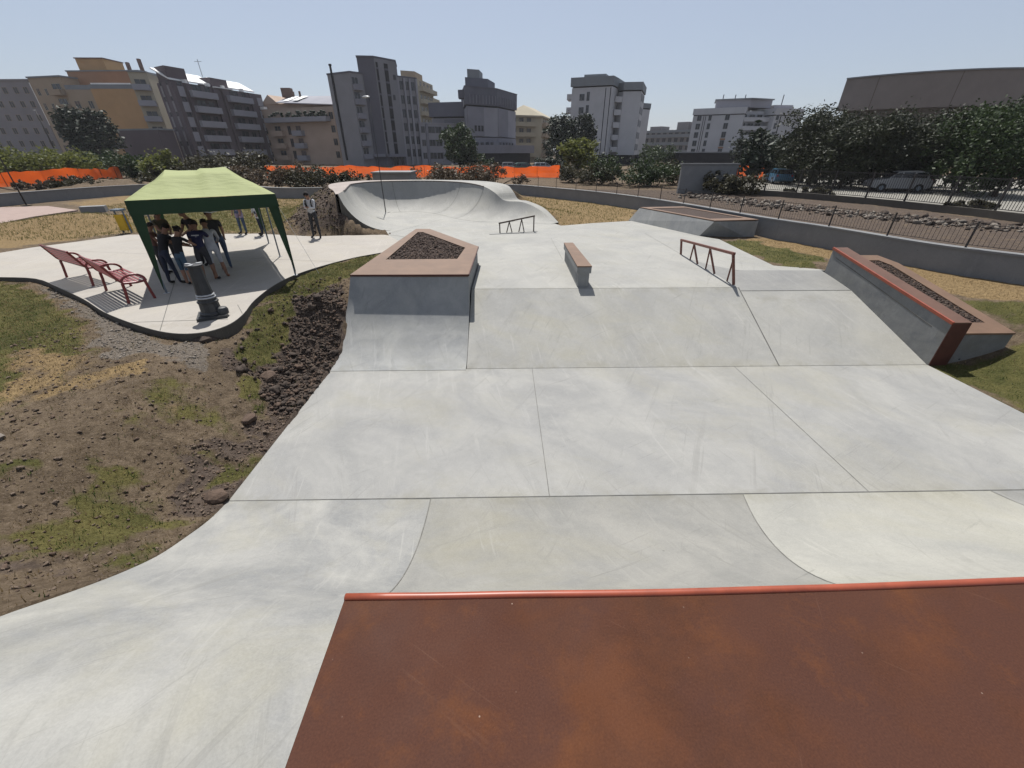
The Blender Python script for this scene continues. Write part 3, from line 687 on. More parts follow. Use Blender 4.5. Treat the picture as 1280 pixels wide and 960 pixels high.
b = MB(); b.bar((-3.665,9.572,BOXH-.022),(-.855,9.552,BOXH-.022),.022,.04); b.bar((-.848,9.556,BOXH-.022),(-.79,12.78,BOXH-.022),.022,.04); b.build('steel_edge', M['rimdark'], pb, origin=OB)
def mulch(parent, poly, zf, n, seed, OO, name='mulch'):
    r = np.random.default_rng(seed); xs = [p[0] for p in poly]; ys_ = [p[1] for p in poly]
    x = r.uniform(min(xs), max(xs), n); y = r.uniform(min(ys_), max(ys_), n); k = sd(poly, x, y) > .03; x, y = x[k], y[k]
    z = np.array([zf(a, c) for a, c in zip(x, y)])
    o = clods(name, x-OO[0], y-OO[1], z-OO[2]-.01, r, r.uniform(.02, .045, len(x)), [M['mulch'], M['clod'], M['clodbrown']], r.choice(3, len(x), p=[.7,.2,.1])); o.parent = parent
    return o
b = MB(); b.prism(inn, BOXH-.061, BOXH-.055+.012); b.build('soil', M['mulch'], pb, origin=OB)
mulch(pb, inn, lambda a, c: BOXH-.035, 2600, 41, OB)

# ---------------------------------------------------------------- flat ledge
lg = thing('grind_ledge', (2.0, 11.8, 0), 'low narrow concrete ledge with a brown steel cap standing alone on the upper slab', 'skate ledge'); OL = (2.0,11.8,0)
b = MB(); b.prism([(1.885,10.2),(2.17,10.2),(2.14,13.12),(1.94,13.12)], -.05, .36); b.build('base', M['conc_box'], lg, origin=OL)
b = MB(); b.prism([(1.85,10.185),(2.21,10.185),(2.18,13.17),(1.90,13.17)], .36, .515); b.build('head', M['conc_box'], lg, origin=OL)
b = MB(); b.prism([(1.845,10.18),(2.215,10.18),(2.185,13.18),(1.895,13.18)], .515, .545); b.build('steel_cap', M['rim'], lg, origin=OL)

# ---------------------------------------------------------------- rails
def rail(name, loc, ends, tops, label, mat, npos, w, group, flip=False):
    t = thing(name, loc, label, 'grind rail', group)
    a, c = Vector(ends[0]), Vector(ends[1]); ta, tc = Vector(tops[0]), Vector(tops[1]); O = Vector(loc)
    mb = MB(); e = (tc-ta).normalized()*.04; mb.bar(ta-e, tc+e, w*1.15); mb.build('top_bar', mat, t, origin=O)
    for k, (p, q) in enumerate(((a, ta), (c, tc))): mb = MB(); mb.bar(p, q-Vector((0,0,w*.5)), w, up=(0,1,0)); mb.build('post', mat, t, origin=O)
    for f in npos:
        mb = MB(); q = ta.lerp(tc, f)-Vector((0,0,w*.5))
        for df in (-.085, .075): mb.bar(a.lerp(c, min(1, max(0, f+df))), q, w*.75, up=(0,0,1))
        mb.build('brace', mat, t, origin=O)
    return t
nb_ = G(917,356); fb_ = G(851,318); nt_ = AY(917,317,nb_[1]); ft_ = AY(852,300,fb_[1])
rl = rail('grind_rail', (nb_[0], nb_[1], 0), [(fb_[0],fb_[1],0),(nb_[0],nb_[1],0)], [ft_, nt_], 'rust red flat rail rising towards the viewer at the edge of the bank', M['rail'], (.30,.62), .055, 'square tube grind rails')
mb = MB(); a = Vector((fb_[0],fb_[1],0)).lerp(Vector((nb_[0],nb_[1],0)), .9); mb.bar(a, Vector(nt_)-Vector((0,.06,.08)), .04); mb.build('brace', M['rail'], rl, origin=(nb_[0],nb_[1],0))
la = G(625,291); lb = G(667,289.5)
t_ = rail('grind_rail', (la[0], la[1], 0), [(la[0],la[1],0),(lb[0],lb[1],0)], [AY(624.5,279,la[1]), AY(667.5,270,lb[1])], 'dark kinked rail in front of the bowl, rising to the right', M['raildark'], (.28,.64), .05, 'square tube grind rails')
p0 = G(612,293); b = MB(); b.bar((p0[0],p0[1]-.02,.006),(lb[0]+.15,lb[1],.006),.16,.012); b.build('base_plate', M['conc_lip'], t_, origin=(la[0],la[1],0))

# ---------------------------------------------------------------- hubba ledge with planter
HX0, HX1 = XR+.006, XR+.39
def htop(y): return .68+(y-11.6)*.187
hb = thing('hubba_ledge', (10, 9.6, -1), 'sloping concrete hubba ledge with red-brown steel top and mulch planter beside the bank', 'skate ledge'); OH = (10,9.6,-1)
b = MB(); y0, y1 = 7.70, 11.6
b.add([(HX0,y0,-1.4),(HX1,y0,-1.4),(HX1,y1,-1.4),(HX0,y1,-1.4),(HX0,y0,htop(y0)-.02),(HX1,y0,htop(y0)-.02),(HX1,y1,htop(y1)-.02),(HX0,y1,htop(y1)-.02)], [(3,2,1,0),(4,5,6,7),(0,1,5,4),(1,2,6,5),(2,3,7,6),(3,0,4,7)])
b.build('ledge_wall', M['conc_hubba'], hb, origin=OH)
b = MB(); b.bar((HX0-.0015,y0+.35,htop(y0)-.23),(HX0-.0015,y1-.2,htop(y1)-.23),.006,.012); b.build('form_line', M['kerb'], hb, origin=OH)
b = MB(); b.add([(HX0-.012,y0-.015,htop(y0)-.02),(HX1+.01,y0-.015,htop(y0)-.02),(HX1+.01,y1+.01,htop(y1)-.02),(HX0-.012,y1+.01,htop(y1)-.02),(HX0-.012,y0-.015,htop(y0)+.004),(HX1+.01,y0-.015,htop(y0)+.004),(HX1+.01,y1+.01,htop(y1)+.004),(HX0-.012,y1+.01,htop(y1)+.004)], [(3,2,1,0),(4,5,6,7),(0,1,5,4),(1,2,6,5),(2,3,7,6),(3,0,4,7)])
b.build('top_plate', M['rimtop'], hb, origin=OH)
b = MB(); b.bar((HX0-.01,y0-.016,htop(y0)-.012),(HX0-.01,y1+.01,htop(y1)-.012),.04,.06); b.build('red_edge', M['coping'], hb, origin=OH)
b = MB(); b.bx(HX0-.004,HX1+.012,y0-.018,y0-.002,-1.35,htop(y0)-.022); b.build('end_plate', M['rimdark'], hb, origin=OH)
PO = [(HX1+.012,7.74),(10.9,7.74),(10.62,10.75),(10.35,11.2),(HX1+.012,11.2)]
PI = [(HX1+.05,8.12),(10.58,8.10),(10.36,10.65),(10.2,10.92),(HX1+.05,10.92)]
def ptop(x, y): return -.30+(y-7.75)*.247
b = MB()
ring(b, PO, PI, lambda x, y: -1.45, lambda x, y: ptop(x, y)-.04); b.build('planter_wall', M['conc_hubba'], hb, origin=OH)
PO2 = [(p[0]+(.015 if p[0] > 10 else 0), p[1]+(-.015 if p[1] < 8 else .012)) for p in PO]
b = MB(); ring(b, PO2, PI, lambda x, y: ptop(x, y)-.038, ptop); b.build('planter_rim', M['rim'], hb, origin=OH)
b = MB(); b.prism(PI, -1.3, [ptop(*p)-.06 for p in PI]); b.build('soil', M['mulch'], hb, origin=OH)
mulch(hb, PI, lambda a, c: ptop(a, c)-.04, 2600, 42, OH)
for xx in (10.05, 10.62):
    b = MB(); b.tube([(xx,7.735,-.93),(xx,7.75,-.93)], .022, 12); b.build('drain_hole', M['iron'], hb, origin=OH)

# ---------------------------------------------------------------- far bank ledge
fb = thing('bank_ledge', (8.3, 19.5, 0), 'concrete bank block with a thin brown-rimmed planter top in front of the fence', 'skate ledge'); OF = (8.3,19.5,0)
P = {'a':(6.38,21.75,0),'b':(8.12,17.33,0),'c':(6.72,22.7,.6),'d':(8.46,17.9,.6),'e':(10.3,17.6,.56),'f':(9.9,16.7,0),'g':(9.4,22.6,.6)}
dd = G(893,277,.6); P['d'] = (dd[0], dd[1], .6); ee = AY(947,280,17.3); P['e'] = (ee[0],17.3,.58); cc = G(799.5,260,.6); P['c'] = (cc[0],cc[1],.6)
P['g'] = (P['c'][0]+2.3, P['c'][1]+.3, .6)
b = MB(); lo = lambda p: (p[0],p[1],-.2)
b.add([P['a'],P['b'],P['d'],P['c']], [(0,1,2,3)], 0)
b.add([P['c'],P['d'],P['e'],P['g']], [(0,1,2,3)], 0)
b.add([lo(P['b']),lo(P['e']),P['e'],P['d'],P['b']], [(0,1,2,3,4)], 0)
b.add([lo(P['e']),lo(P['g']),P['g'],P['e']], [(0,1,2,3)], 0)
b.add([lo(P['g']),lo(P['c']),lo(P['a']),P['a'],P['c'],P['g']], [(0,1,2,3,4,5)], 0)
b.build('concrete_block', M['conc_box'], fb, origin=OF)
ou = [P['c'][:2],P['d'][:2],P['e'][:2],P['g'][:2]]
cen = Vector((sum(p[0] for p in ou)/4, sum(p[1] for p in ou)/4))
inr = [tuple(cen+(Vector(p)-cen)*.78) for p in ou]
b = MB(); ring(b, ou, inr, .604, .64); b.build('rim', M['rim'], fb, origin=OF)
b = MB(); b.prism(inr, .603, .618); b.build('mulch', M['mulch'], fb, origin=OF)

# ---------------------------------------------------------------- bowl
bw = thing('bowl_ramp', (-4, 23, 0), 'pale concrete bowl with curved shaded back wall rising at the far end of the skatepark', 'skate bowl'); OW = (-4,23,0)
RB = 1.95; b = MB(); rows = []; coprow = []
nL = len(LIPS); P2 = LIPS[:, :2]
tan = np.gradient(P2, axis=0); tan /= np.linalg.norm(tan, axis=1)[:, None]
for _ in range(3): tan = (tan+np.vstack([tan[:1], tan[:-1]])+np.vstack([tan[1:], tan[-1:]]))/3
tan /= np.linalg.norm(tan, axis=1)[:, None]; nin = np.stack([tan[:, 1], -tan[:, 0]], 1)
def prof_row(i, m=14):
    h = max(LIPS[i, 2], .02); run = math.sqrt(max(2*RB*h-h*h, .0025)); row = []
    for k in range(m+1):
        d = run*(1-k/m); z = RB-math.sqrt(RB*RB-d*d)
        q = P2[i]+nin[i]*(run-d); row.append((q[0], q[1], z+.006))
    return row
for i in range(nL): rows.append(prof_row(i))
b.grid(rows, 0, flip=False)
rr = rows[0]; b.add(list(rr)+[(rr[-1][0],rr[-1][1],-.2),(rr[0][0],rr[0][1],-.2)], [tuple(range(len(rr)+2))], 1)
for i in (22, 33, 40):     # pour joints running down the wall
    for k in range(len(rows[i])-1):
        a, c = Vector(rows[i][k]), Vector(rows[i][k+1]); t3 = Vector((tan[i][0], tan[i][1], 0))*.012; o3 = Vector((nin[i][0], nin[i][1], .8))*.006
        b.add([a-t3+o3, c-t3+o3, c+t3+o3, a+t3+o3], [(0,1,2,3)], 2)
b.build('transition', [M['conc_up'], M['cutedge'], M['softjoint']], bw, smooth=50, origin=OW)
b = MB(); b2 = MB()
for i in range(nL-1):
    z0, z1 = LIPS[i,2], LIPS[i+1,2]; o0, o1 = OUTS[i,2], OUTS[i+1,2]
    tgt = b2 if i < 24 else b
    tgt.add([(*P2[i],z0+.006),(*P2[i+1],z1+.006),(*OUTS[i+1,:2],o1+.006),(*OUTS[i,:2],o0+.006)], [(3,2,1,0)])
    b.add([(*OUTS[i,:2],o0+.005),(*OUTS[i+1,:2],o1+.005),(*OUTS[i+1,:2],-.3),(*OUTS[i,:2],-.3)], [(3,2,1,0)], 1)
b.build('deck', [M['conc_up'], M['cutedge']], bw, origin=OW); b2.build('pink_deck', M['conc_pink'], bw, origin=OW)
b = MB(); b.tube([(p[0], p[1], p[2]+.0) for p in LIPS[4:41]], .028, 8); b.build('coping', M['raildark'], bw, smooth=True, origin=OW)
# ---------------------------------------------------------------- gazebo
gu = Vector((.833,.554,0)).normalized(); gv = Vector((-.554,.833,0)).normalized(); GFL = Vector((-8.4,9.85,0)); GW, GD = 3.0, 5.6
def gp(u, v, z): return GFL+gu*u+gv*v+Vector((0,0,z))
gz_ = thing('gazebo', tuple(gp(1.5,2.8,0)), 'green fabric pop-up gazebo with drooping corner curtains standing on the plaza', 'gazebo'); OG = tuple(gp(1.5,2.8,0))
EZ = 2.10
b = MB()
def roof_pt(u, v):
    # soft hip roof: four peaks with a sagging top between them
    du = min(u, GW-u)/.78; dv = min(v, GD-v)/1.25; t = min(1, du, dv)
    z = EZ+(2.52-EZ)*(t**1.05)
    top = max(0, min(1, (min(du, dv)-1)*1.5)); z += .08*math.exp(-((v-3.0)/1.1)**2)*t-.045*top
    e = min(du, dv); hip = abs(du-dv); z -= .035*math.sin(math.pi*min(1, e))*min(1, hip)
    z += .05*t*(1 if u > 1.5 else 0)
    if dv <= du and v < 2: z += .012*math.sin(u*9)*math.sin(math.pi*t)
    return gp(u, v, z)
us = sorted(set(list(np.linspace(0, GW, 31))+[.78, GW-.78])); vs_ = sorted(set(list(np.linspace(0, GD, 45))+[1.25, GD-1.25]))
b.grid([[roof_pt(u, v) for u in us] for v in vs_])
b.build('canopy', M['canopy'], gz_, smooth=30, origin=OG)
b = MB()
def valance(p, q, out, n=16):
    rows = [[], []]
    for i in range(n+1):
        t = i/n; a = p.lerp(q, t); w = .012*math.sin(t*17+p.x)
        sag = -.03*math.sin(math.pi*t)
        rows[0].append(a+Vector((0,0,EZ+sag*.3))+out*.003); rows[1].append(a+Vector((0,0,EZ-.30+sag*.7))+out*(.02+w))
    b.grid(rows, 0)
    return rows
c4 = [gp(0,0,0), gp(GW,0,0), gp(GW,GD,0), gp(0,GD,0)]
for i, out in enumerate((-gv, gu, gv, -gu)): valance(c4[i], c4[(i+1) % 4], out)
b.build('valance', M['curtain'], gz_, smooth=True, origin=OG)
for (u, v) in ((0,0),(GW,0),(GW,GD),(0,GD),(GW,GD*.5),(0,GD*.5)):
    su = 1 if u == 0 else -1; sv = 1 if v < GD*.6 and v != GD else -1
    b = MB(); b.bar(gp(u+su*.03, v+sv*.03, 0), gp(u+su*.03, v+sv*.03, EZ-.03), .032); b.build('pole', M['blue_grey'], gz_, origin=OG)
    b = MB(); b.box(tuple(gp(u+su*.03, v+sv*.03, .006)), (.1,.1,.01)); b.build('foot_plate', M['palemetal'], gz_, origin=OG)
    if v in (0, GD):
        b = MB(); zt = EZ-.27; zb = .06
        for axis_, sgn in ((gu, su), (gv, sv)):
            rows = []
            for i in range(9):
                t = i/8; z = zt+(zb-zt)*t; w = .235*(1-t)**.85; row = []
                for k in range(5):
                    q = k/4; fold = .016*math.sin(q*8+t*3)*(1-t)
                    pr = gv if axis_ is gu else gu
                    row.append(gp(u, v, z)+axis_*sgn*w*q+pr*fold)
                rows.append(row)
            b.grid(rows, 0)
        b.build('corner_curtain', M['curtain'], gz_, smooth=True, origin=OG)
for v in (.04, GD*.5, GD-.04):
    b = MB(); b.bar(gp(.04, v, EZ-.07), gp(GW/2, v, EZ-.35), .02); b.bar(gp(GW/2, v, EZ-.35), gp(GW-.04, v, EZ-.07), .02)
    b.bar(gp(.04, v, EZ-.35), gp(GW/2, v, EZ-.07), .02); b.bar(gp(GW/2, v, EZ-.07), gp(GW-.04, v, EZ-.35), .02); b.build('truss', M['palemetal'], gz_, origin=OG)
b = MB(); b.tube([gp(GW,.02,EZ-.3), gp(GW+.55,-.2,.0)], .004, 5); b.build('guy_rope', M['white'], gz_, origin=OG)

# ---------------------------------------------------------------- benches
def bench():
    W_ = 1.75; t = thing('park_bench', (0,0,0), 'red metal slatted bench, the one nearer the gazebo', 'bench', 'red slatted benches on the plaza edge'); m = M['benchred']
    b = MB()
    for i in range(6): y = -.02+.40*i/5; b.bar((-W_/2, y, .455-.02*math.sin(i/5*3.1)), (W_/2, y, .455-.02*math.sin(i/5*3.1)), .05, .02, up=(0,0,1))
    b.build('seat', m, t)
    b = MB()
    for i in range(6): q = i/5; b.bar((-W_/2, -.07-.17*q, .50+.36*q), (W_/2, -.07-.17*q, .50+.36*q), .05, .02, up=(0,.9,.42))
    b.tube([(-W_/2-.01,-.25,.885),(W_/2+.01,-.25,.885)], .018, 8)
    b.build('backrest', m, t)
    for sx in (-1, 1):
        x = sx*(W_/2-.02)
        b = MB(); b.tube([(x,.40,0),(x,.37,.30),(x,.36,.44)], .03, 8); b.build('leg', m, t)
        b = MB(); b.tube([(x,-.10,0),(x,-.06,.30),(x,-.05,.45)], .03, 8); b.build('leg', m, t)
        b = MB(); b.tube([(x,.39,.44),(x,.2,.425),(x,-.03,.45),(x,-.09,.53),(x,-.26,.9)], .026, 8); b.build('side_frame', m, t)
        b = MB(); pts = [(x, .16+.22*math.cos(a), .46+.15*math.sin(a)) for a in np.linspace(0, math.pi*.93, 12)]; b.tube(pts, .026, 8); b.build('armrest', m, t)
    return t
bn = bench(); p, q = Vector(G(131,362)+(0,)), Vector(G(164,381)+(0,)); d = q-p; c = (p+q)/2
def put_bench(o, p, q):
    p, q = Vector(p+(0,)), Vector(q+(0,)); d = (q-p).normalized(); n = Vector((-d.y, d.x, 0))   # n points to the plaza
    c = (p+q)/2+n*.1; o.location = c; o.rotation_euler = (0, 0, math.atan2(d.y, d.x))
put_bench(bn, G(131,362), G(164,381))
b2_ = copy_tree(bn); b2_['label'] = 'red metal slatted bench, the one farther from the gazebo'; put_bench(b2_, G(82,346), G(119,358))

# ---------------------------------------------------------------- iron column
cp = G(267,395); ic = thing('iron_column', (cp[0], cp[1], 0), 'dark cast iron column stump with square base plate at the corner of the plaza', 'column')
cb = Vector((cp[0], cp[1], 0)); ic.rotation_euler = (0, 0, .5)
b = MB(); b.box((0,0,.03), (.54,.54,.06)); b.build('base_plate', M['iron'], ic)
b = MB(); b.lathe([(.225,.06),(.225,.1),(.19,.13),(.178,.30),(.195,.32),(.195,.345),(.17,.36),(.165,.41)], n=12); b.build('plinth', M['iron'], ic)
b = MB(); b.lathe([(.168,.41),(.178,.425),(.168,.44)], n=24); b.lathe([(.16,.46),(.169,.475),(.16,.49)], n=24); b.build('ring', M['palemetal'], ic)
b = MB()
n = 40; prof = [(.157,.40),(.152,.5),(.14,.62),(.125,.85),(.115,1.04)]
base = len(b.v)
for rr_, zz_ in prof:
    for k in range(n):
        a = 2*math.pi*k/n; r2 = rr_*(1 if k % 4 in (0, 1) else .94); b.v.append((r2*math.cos(a), r2*math.sin(a), zz_))
for i in range(len(prof)-1):
    for k in range(n): a = i*n+k; d_ = i*n+(k+1) % n; b.f.append((a, d_, d_+n, a+n)); b.m.append(0)
b.f.append(tuple((len(prof)-1)*n+k for k in range(n))); b.m.append(0)
b.build('shaft', M['iron'], ic, smooth=35)
b = MB(); b.lathe([(.118,1.04),(.155,1.055),(.155,1.085),(.1,1.09)], n=20); b.build('top_flange', M['iron'], ic)
for a in (.6, 2.6, 4.4):
    b = MB(); b.box((.11*math.cos(a), .11*math.sin(a), 1.098), (.11,.06,.014), a); b.build('flange_tab', M['palemetal'], ic)
b = MB(); b.lathe([(.11,.06),(.11,.15),(.09,.19),(.04,.205)], c=(.2,-.1,0), n=16); b.build('side_boss', M['iron'], ic, smooth=40)

# ---------------------------------------------------------------- litter bin and small stone block
p = G(160,291); lb_ = thing('litter_bin', (p[0], p[1], 0), 'yellow litter bin with grey lid partly hidden by the left gazebo curtain', 'bin')
b = MB(); b.bx(-.15,.15,-.14,.14,.12,.74); b.build('body', M['yellow'], lb_)
b = MB(); b.bx(-.19,.19,-.17,.17,.88,.95); b.build('lid', M['blue_grey'], lb_)
for s in (-1, 1): b = MB(); b.bx(s*.172-.016,s*.172+.016,-.03,.03,0,.92); b.build('post', M['blue_grey'], lb_)
p = G(119,264.5); b = MB(); b.bx(-.55,.55,-.3,.3,-.05,.3); o = b.build('stone_block', M['conc_wall']); o.location = (p[0],p[1],0); o.rotation_euler = (0,0,.5)
tag(o, 'grey concrete block lying alone on the rough grass behind the benches', 'block')
b = MB(); b.bx(-9.7,-7.0,33.6,36.2,-.1,1.62); b.bx(-9.8,-6.9,33.5,36.3,1.62,1.72); o = b.build('concrete_plinth', M['conc_wall']); tag(o, 'low grey concrete box with a slab top behind the bowl rim', 'plinth')

# ---------------------------------------------------------------- lamp posts
def lamp(x, y, h, label, rz=0., single=True, r=.05, head=M['palemetal'], pm=None, group='street lamps'):
    t = thing('street_lamp', (x, y, 0), label, 'street lamp', group, rz); pm = pm or M['palemetal']
    b = MB(); b.tube([(0,0,0),(0,0,h*.5),(0,0,h)], [r*1.3,r,r*.7], 8); b.build('pole', pm, t, smooth=True)
    b = MB(); b.box((0,0,.015), (.4,.4,.03)); b.build('base_plate', pm, t)
    b = MB(); b.ell((.16,0,h+.02), (.22,.10,.05), 12, 6); b.build('lamp_head', head, t, smooth=True)
    return t
lamp(-6.75, 24.85, 5.4, 'slim street lamp standing in the bowl in front of its back wall', 2.9, r=.022, pm=M['iron'], group=None)
lp = AY(12,214,29.0); 
lamp(-31.0, 28.9, 4.6, 'street lamp at the left end of the curved wall by the pink paving', 3.0, r=.032, pm=M['fencemetal'], group=None)
p = AY(44,138,75); lamp(p[0], 75, p[2], 'tall thin street lamp in front of the yellow apartment block', 3.1, r=.09, pm=M['fencemetal'], group=None)

# ---------------------------------------------------------------- perimeter wall
WALL = [(-34,23),(-32.6,28),(-31.9,31.5),(-31,35),(-29,37.6),(-25.5,38.3),(-21,36.3),(-16.8,33.6),(-13.2,33.8),(-8,35.4),(-3,36.6),(.8,36.4),(3.4,33.6),(6.1,30.1),(8.2,26.1),(9.6,22.),(10.75,17.7),(11.85,14.95),(12.7,12.1),(13.9,10.3),(15.6,8.0),(17.5,5.0)]
WS = crom(WALL, 5)
wl = thing('perimeter_wall', (.8,36.4,0), 'low grey concrete wall curving round the whole park', 'wall'); OWL = (.8,36.4,0)
def wall_band(pts, th, z0, z1):
    b = MB(); P_ = np.array([p[:2] for p in pts]); tg = np.gradient(P_, axis=0); tg /= np.linalg.norm(tg, axis=1)[:, None]; nn = np.stack([-tg[:, 1], tg[:, 0]], 1)*th/2
    a, c = P_-nn, P_+nn; n = len(P_); z0 = np.broadcast_to(z0, n); z1 = np.broadcast_to(z1, n)
    vs = [(*a[i],z0[i]) for i in range(n)]+[(*a[i],z1[i]) for i in range(n)]+[(*c[i],z1[i]) for i in range(n)]+[(*c[i],z0[i]) for i in range(n)]
    fs = []
    for i in range(n-1):
        for k in range(4): fs.append((k*n+i, k*n+i+1, ((k+1) % 4)*n+i+1, ((k+1) % 4)*n+i))
    fs += [(0,n,2*n,3*n), (n-1,4*n-1,3*n-1,2*n-1)]
    b.add(vs, [f[::-1] for f in fs]); return b
wall_band(WS, .24, -.4, .64).build('wall', M['conc_wall'], wl, smooth=40, origin=OWL)
wall_band(WS, .30, .642, .70).build('coping', M['conc_wall'], wl, smooth=40, origin=OWL)
# ---------------------------------------------------------------- fences
def resample(pts, step):
    P_ = np.array([p[:2] for p in pts]); s = np.concatenate([[0], np.cumsum(np.linalg.norm(np.diff(P_, axis=0), axis=1))]); n = max(2, int(round(s[-1]/step))+1)
    q = np.linspace(0, s[-1], n); return np.stack([np.interp(q, s, P_[:, 0]), np.interp(q, s, P_[:, 1])], 1)
def fence(name, pts, z0, z1, label, postsp, barsp, bar, post, mat, group, stuff_cap=60):
    Q = resample(pts, postsp); O = (Q[0][0], Q[0][1], 0); t = thing(name, O, label, 'fence', group)
    pm = None
    for i, q in enumerate(Q):
        if pm is None:
            b = MB(); b.bx(-post/2,post/2,-post/2,post/2,z0-.02,z1+.03); o = b.build('post', mat, t); pm = o.data
        else: o = bpy.data.objects.new('post', pm); link(o, t)
        o.location = (q[0]-O[0], q[1]-O[1], 0)
    for i in range(len(Q)-1):
        b = MB(); a, c = Vector((*Q[i],0)), Vector((*Q[i+1],0)); L = (c-a).length; n = int(L/barsp)
        for zz_ in (z0+.08, z1-.04): b.bar(a+Vector((0,0,zz_)), c+Vector((0,0,zz_)), bar*1.4, bar*1.8)
        for k in range(1, n): p = a.lerp(c, k/n); b.bar(p+Vector((0,0,z0+.06)), p+Vector((0,0,z1)), bar)
        b.build('bar_panel', mat, t, origin=O)
    return t
i0 = next(i for i, p in enumerate(WS) if p[0] > 1.2)
fence('metal_fence', WS[i0:], .70, 1.36, 'thin dark metal bar fence on top of the low curved wall', 2.0, .10, .007, .035, M['fencemetal'], 'metal bar fences')
F2 = crom([(17.6,38.3),(20,35.9),(22.5,32.6),(24.4,28.5),(25.5,24),(26.0,19.5),(26.3,13)], 5)
fence('metal_fence', F2, .36, 1.85, 'taller dark metal bar fence in front of the pale car park and trees', 2.3, .13, .020, .08, M['fencemetal'], 'metal bar fences')
t = thing('fence_kerb', (22.5,32.6,0), 'low dark kerb wall under the taller metal fence by the car park', 'wall'); wall_band(F2, .25, -.2, .36).build('wall', M['kerb'], t, origin=(22.5,32.6,0))
b = MB(); b.bx(14.6,19.2,36.8,37.1,-.1,2.1); b.bx(14.5,19.3,36.75,37.15,2.1,2.2); tag(b.build('boundary_wall', M['conc_wall']), 'plain grey boundary wall between the green shrubs and the car park fence', 'wall')
# orange site netting
def netting(pts, h, label, lean=.05, seed=0):
    r = np.random.default_rng(seed); Q = resample(pts, .5); O = (Q[0][0],Q[0][1],0); t = thing('site_netting', O, label, 'barrier', 'orange site netting')
    b = MB(); rows = []
    for k in range(5):
        rows.append([(q[0]+.05*math.sin(i*1.3+k), q[1]+.06*math.sin(i*.9+k*.7), k/4*(h+.10*math.sin(i*.35)+.07*math.sin(i*.9+1)-(.10 if i % 6 == 3 else 0))+.02) for i, q in enumerate(Q)])
    b.grid(rows); b.build('net', M['orange'], t, smooth=True, origin=O)
    pm = None
    for q in Q[::6]:
        if pm is None: b = MB(); b.bx(-.02,.02,-.02,.02,0,h+.15); o = b.build('stake', M['rail'], t); pm = o.data
        else: o = link(bpy.data.objects.new('stake', pm), t)
        o.location = (q[0]-O[0], q[1]-O[1], 0)
    return t
netting([(-53,40.5),(-49,44.5),(-46,51),(-47.5,57)], 1.35, 'orange plastic site netting at the far left below the yellow-green bushes', seed=1)
netting([(-31.5,60.5),(-15,60.8),(7.4,59.5),(8.2,66)], 1.3, 'long orange plastic site netting behind the bowl', seed=2)
netting([(26.5,57),(32,55)], 1.4, 'short orange plastic netting seen through the car park fence', seed=3)

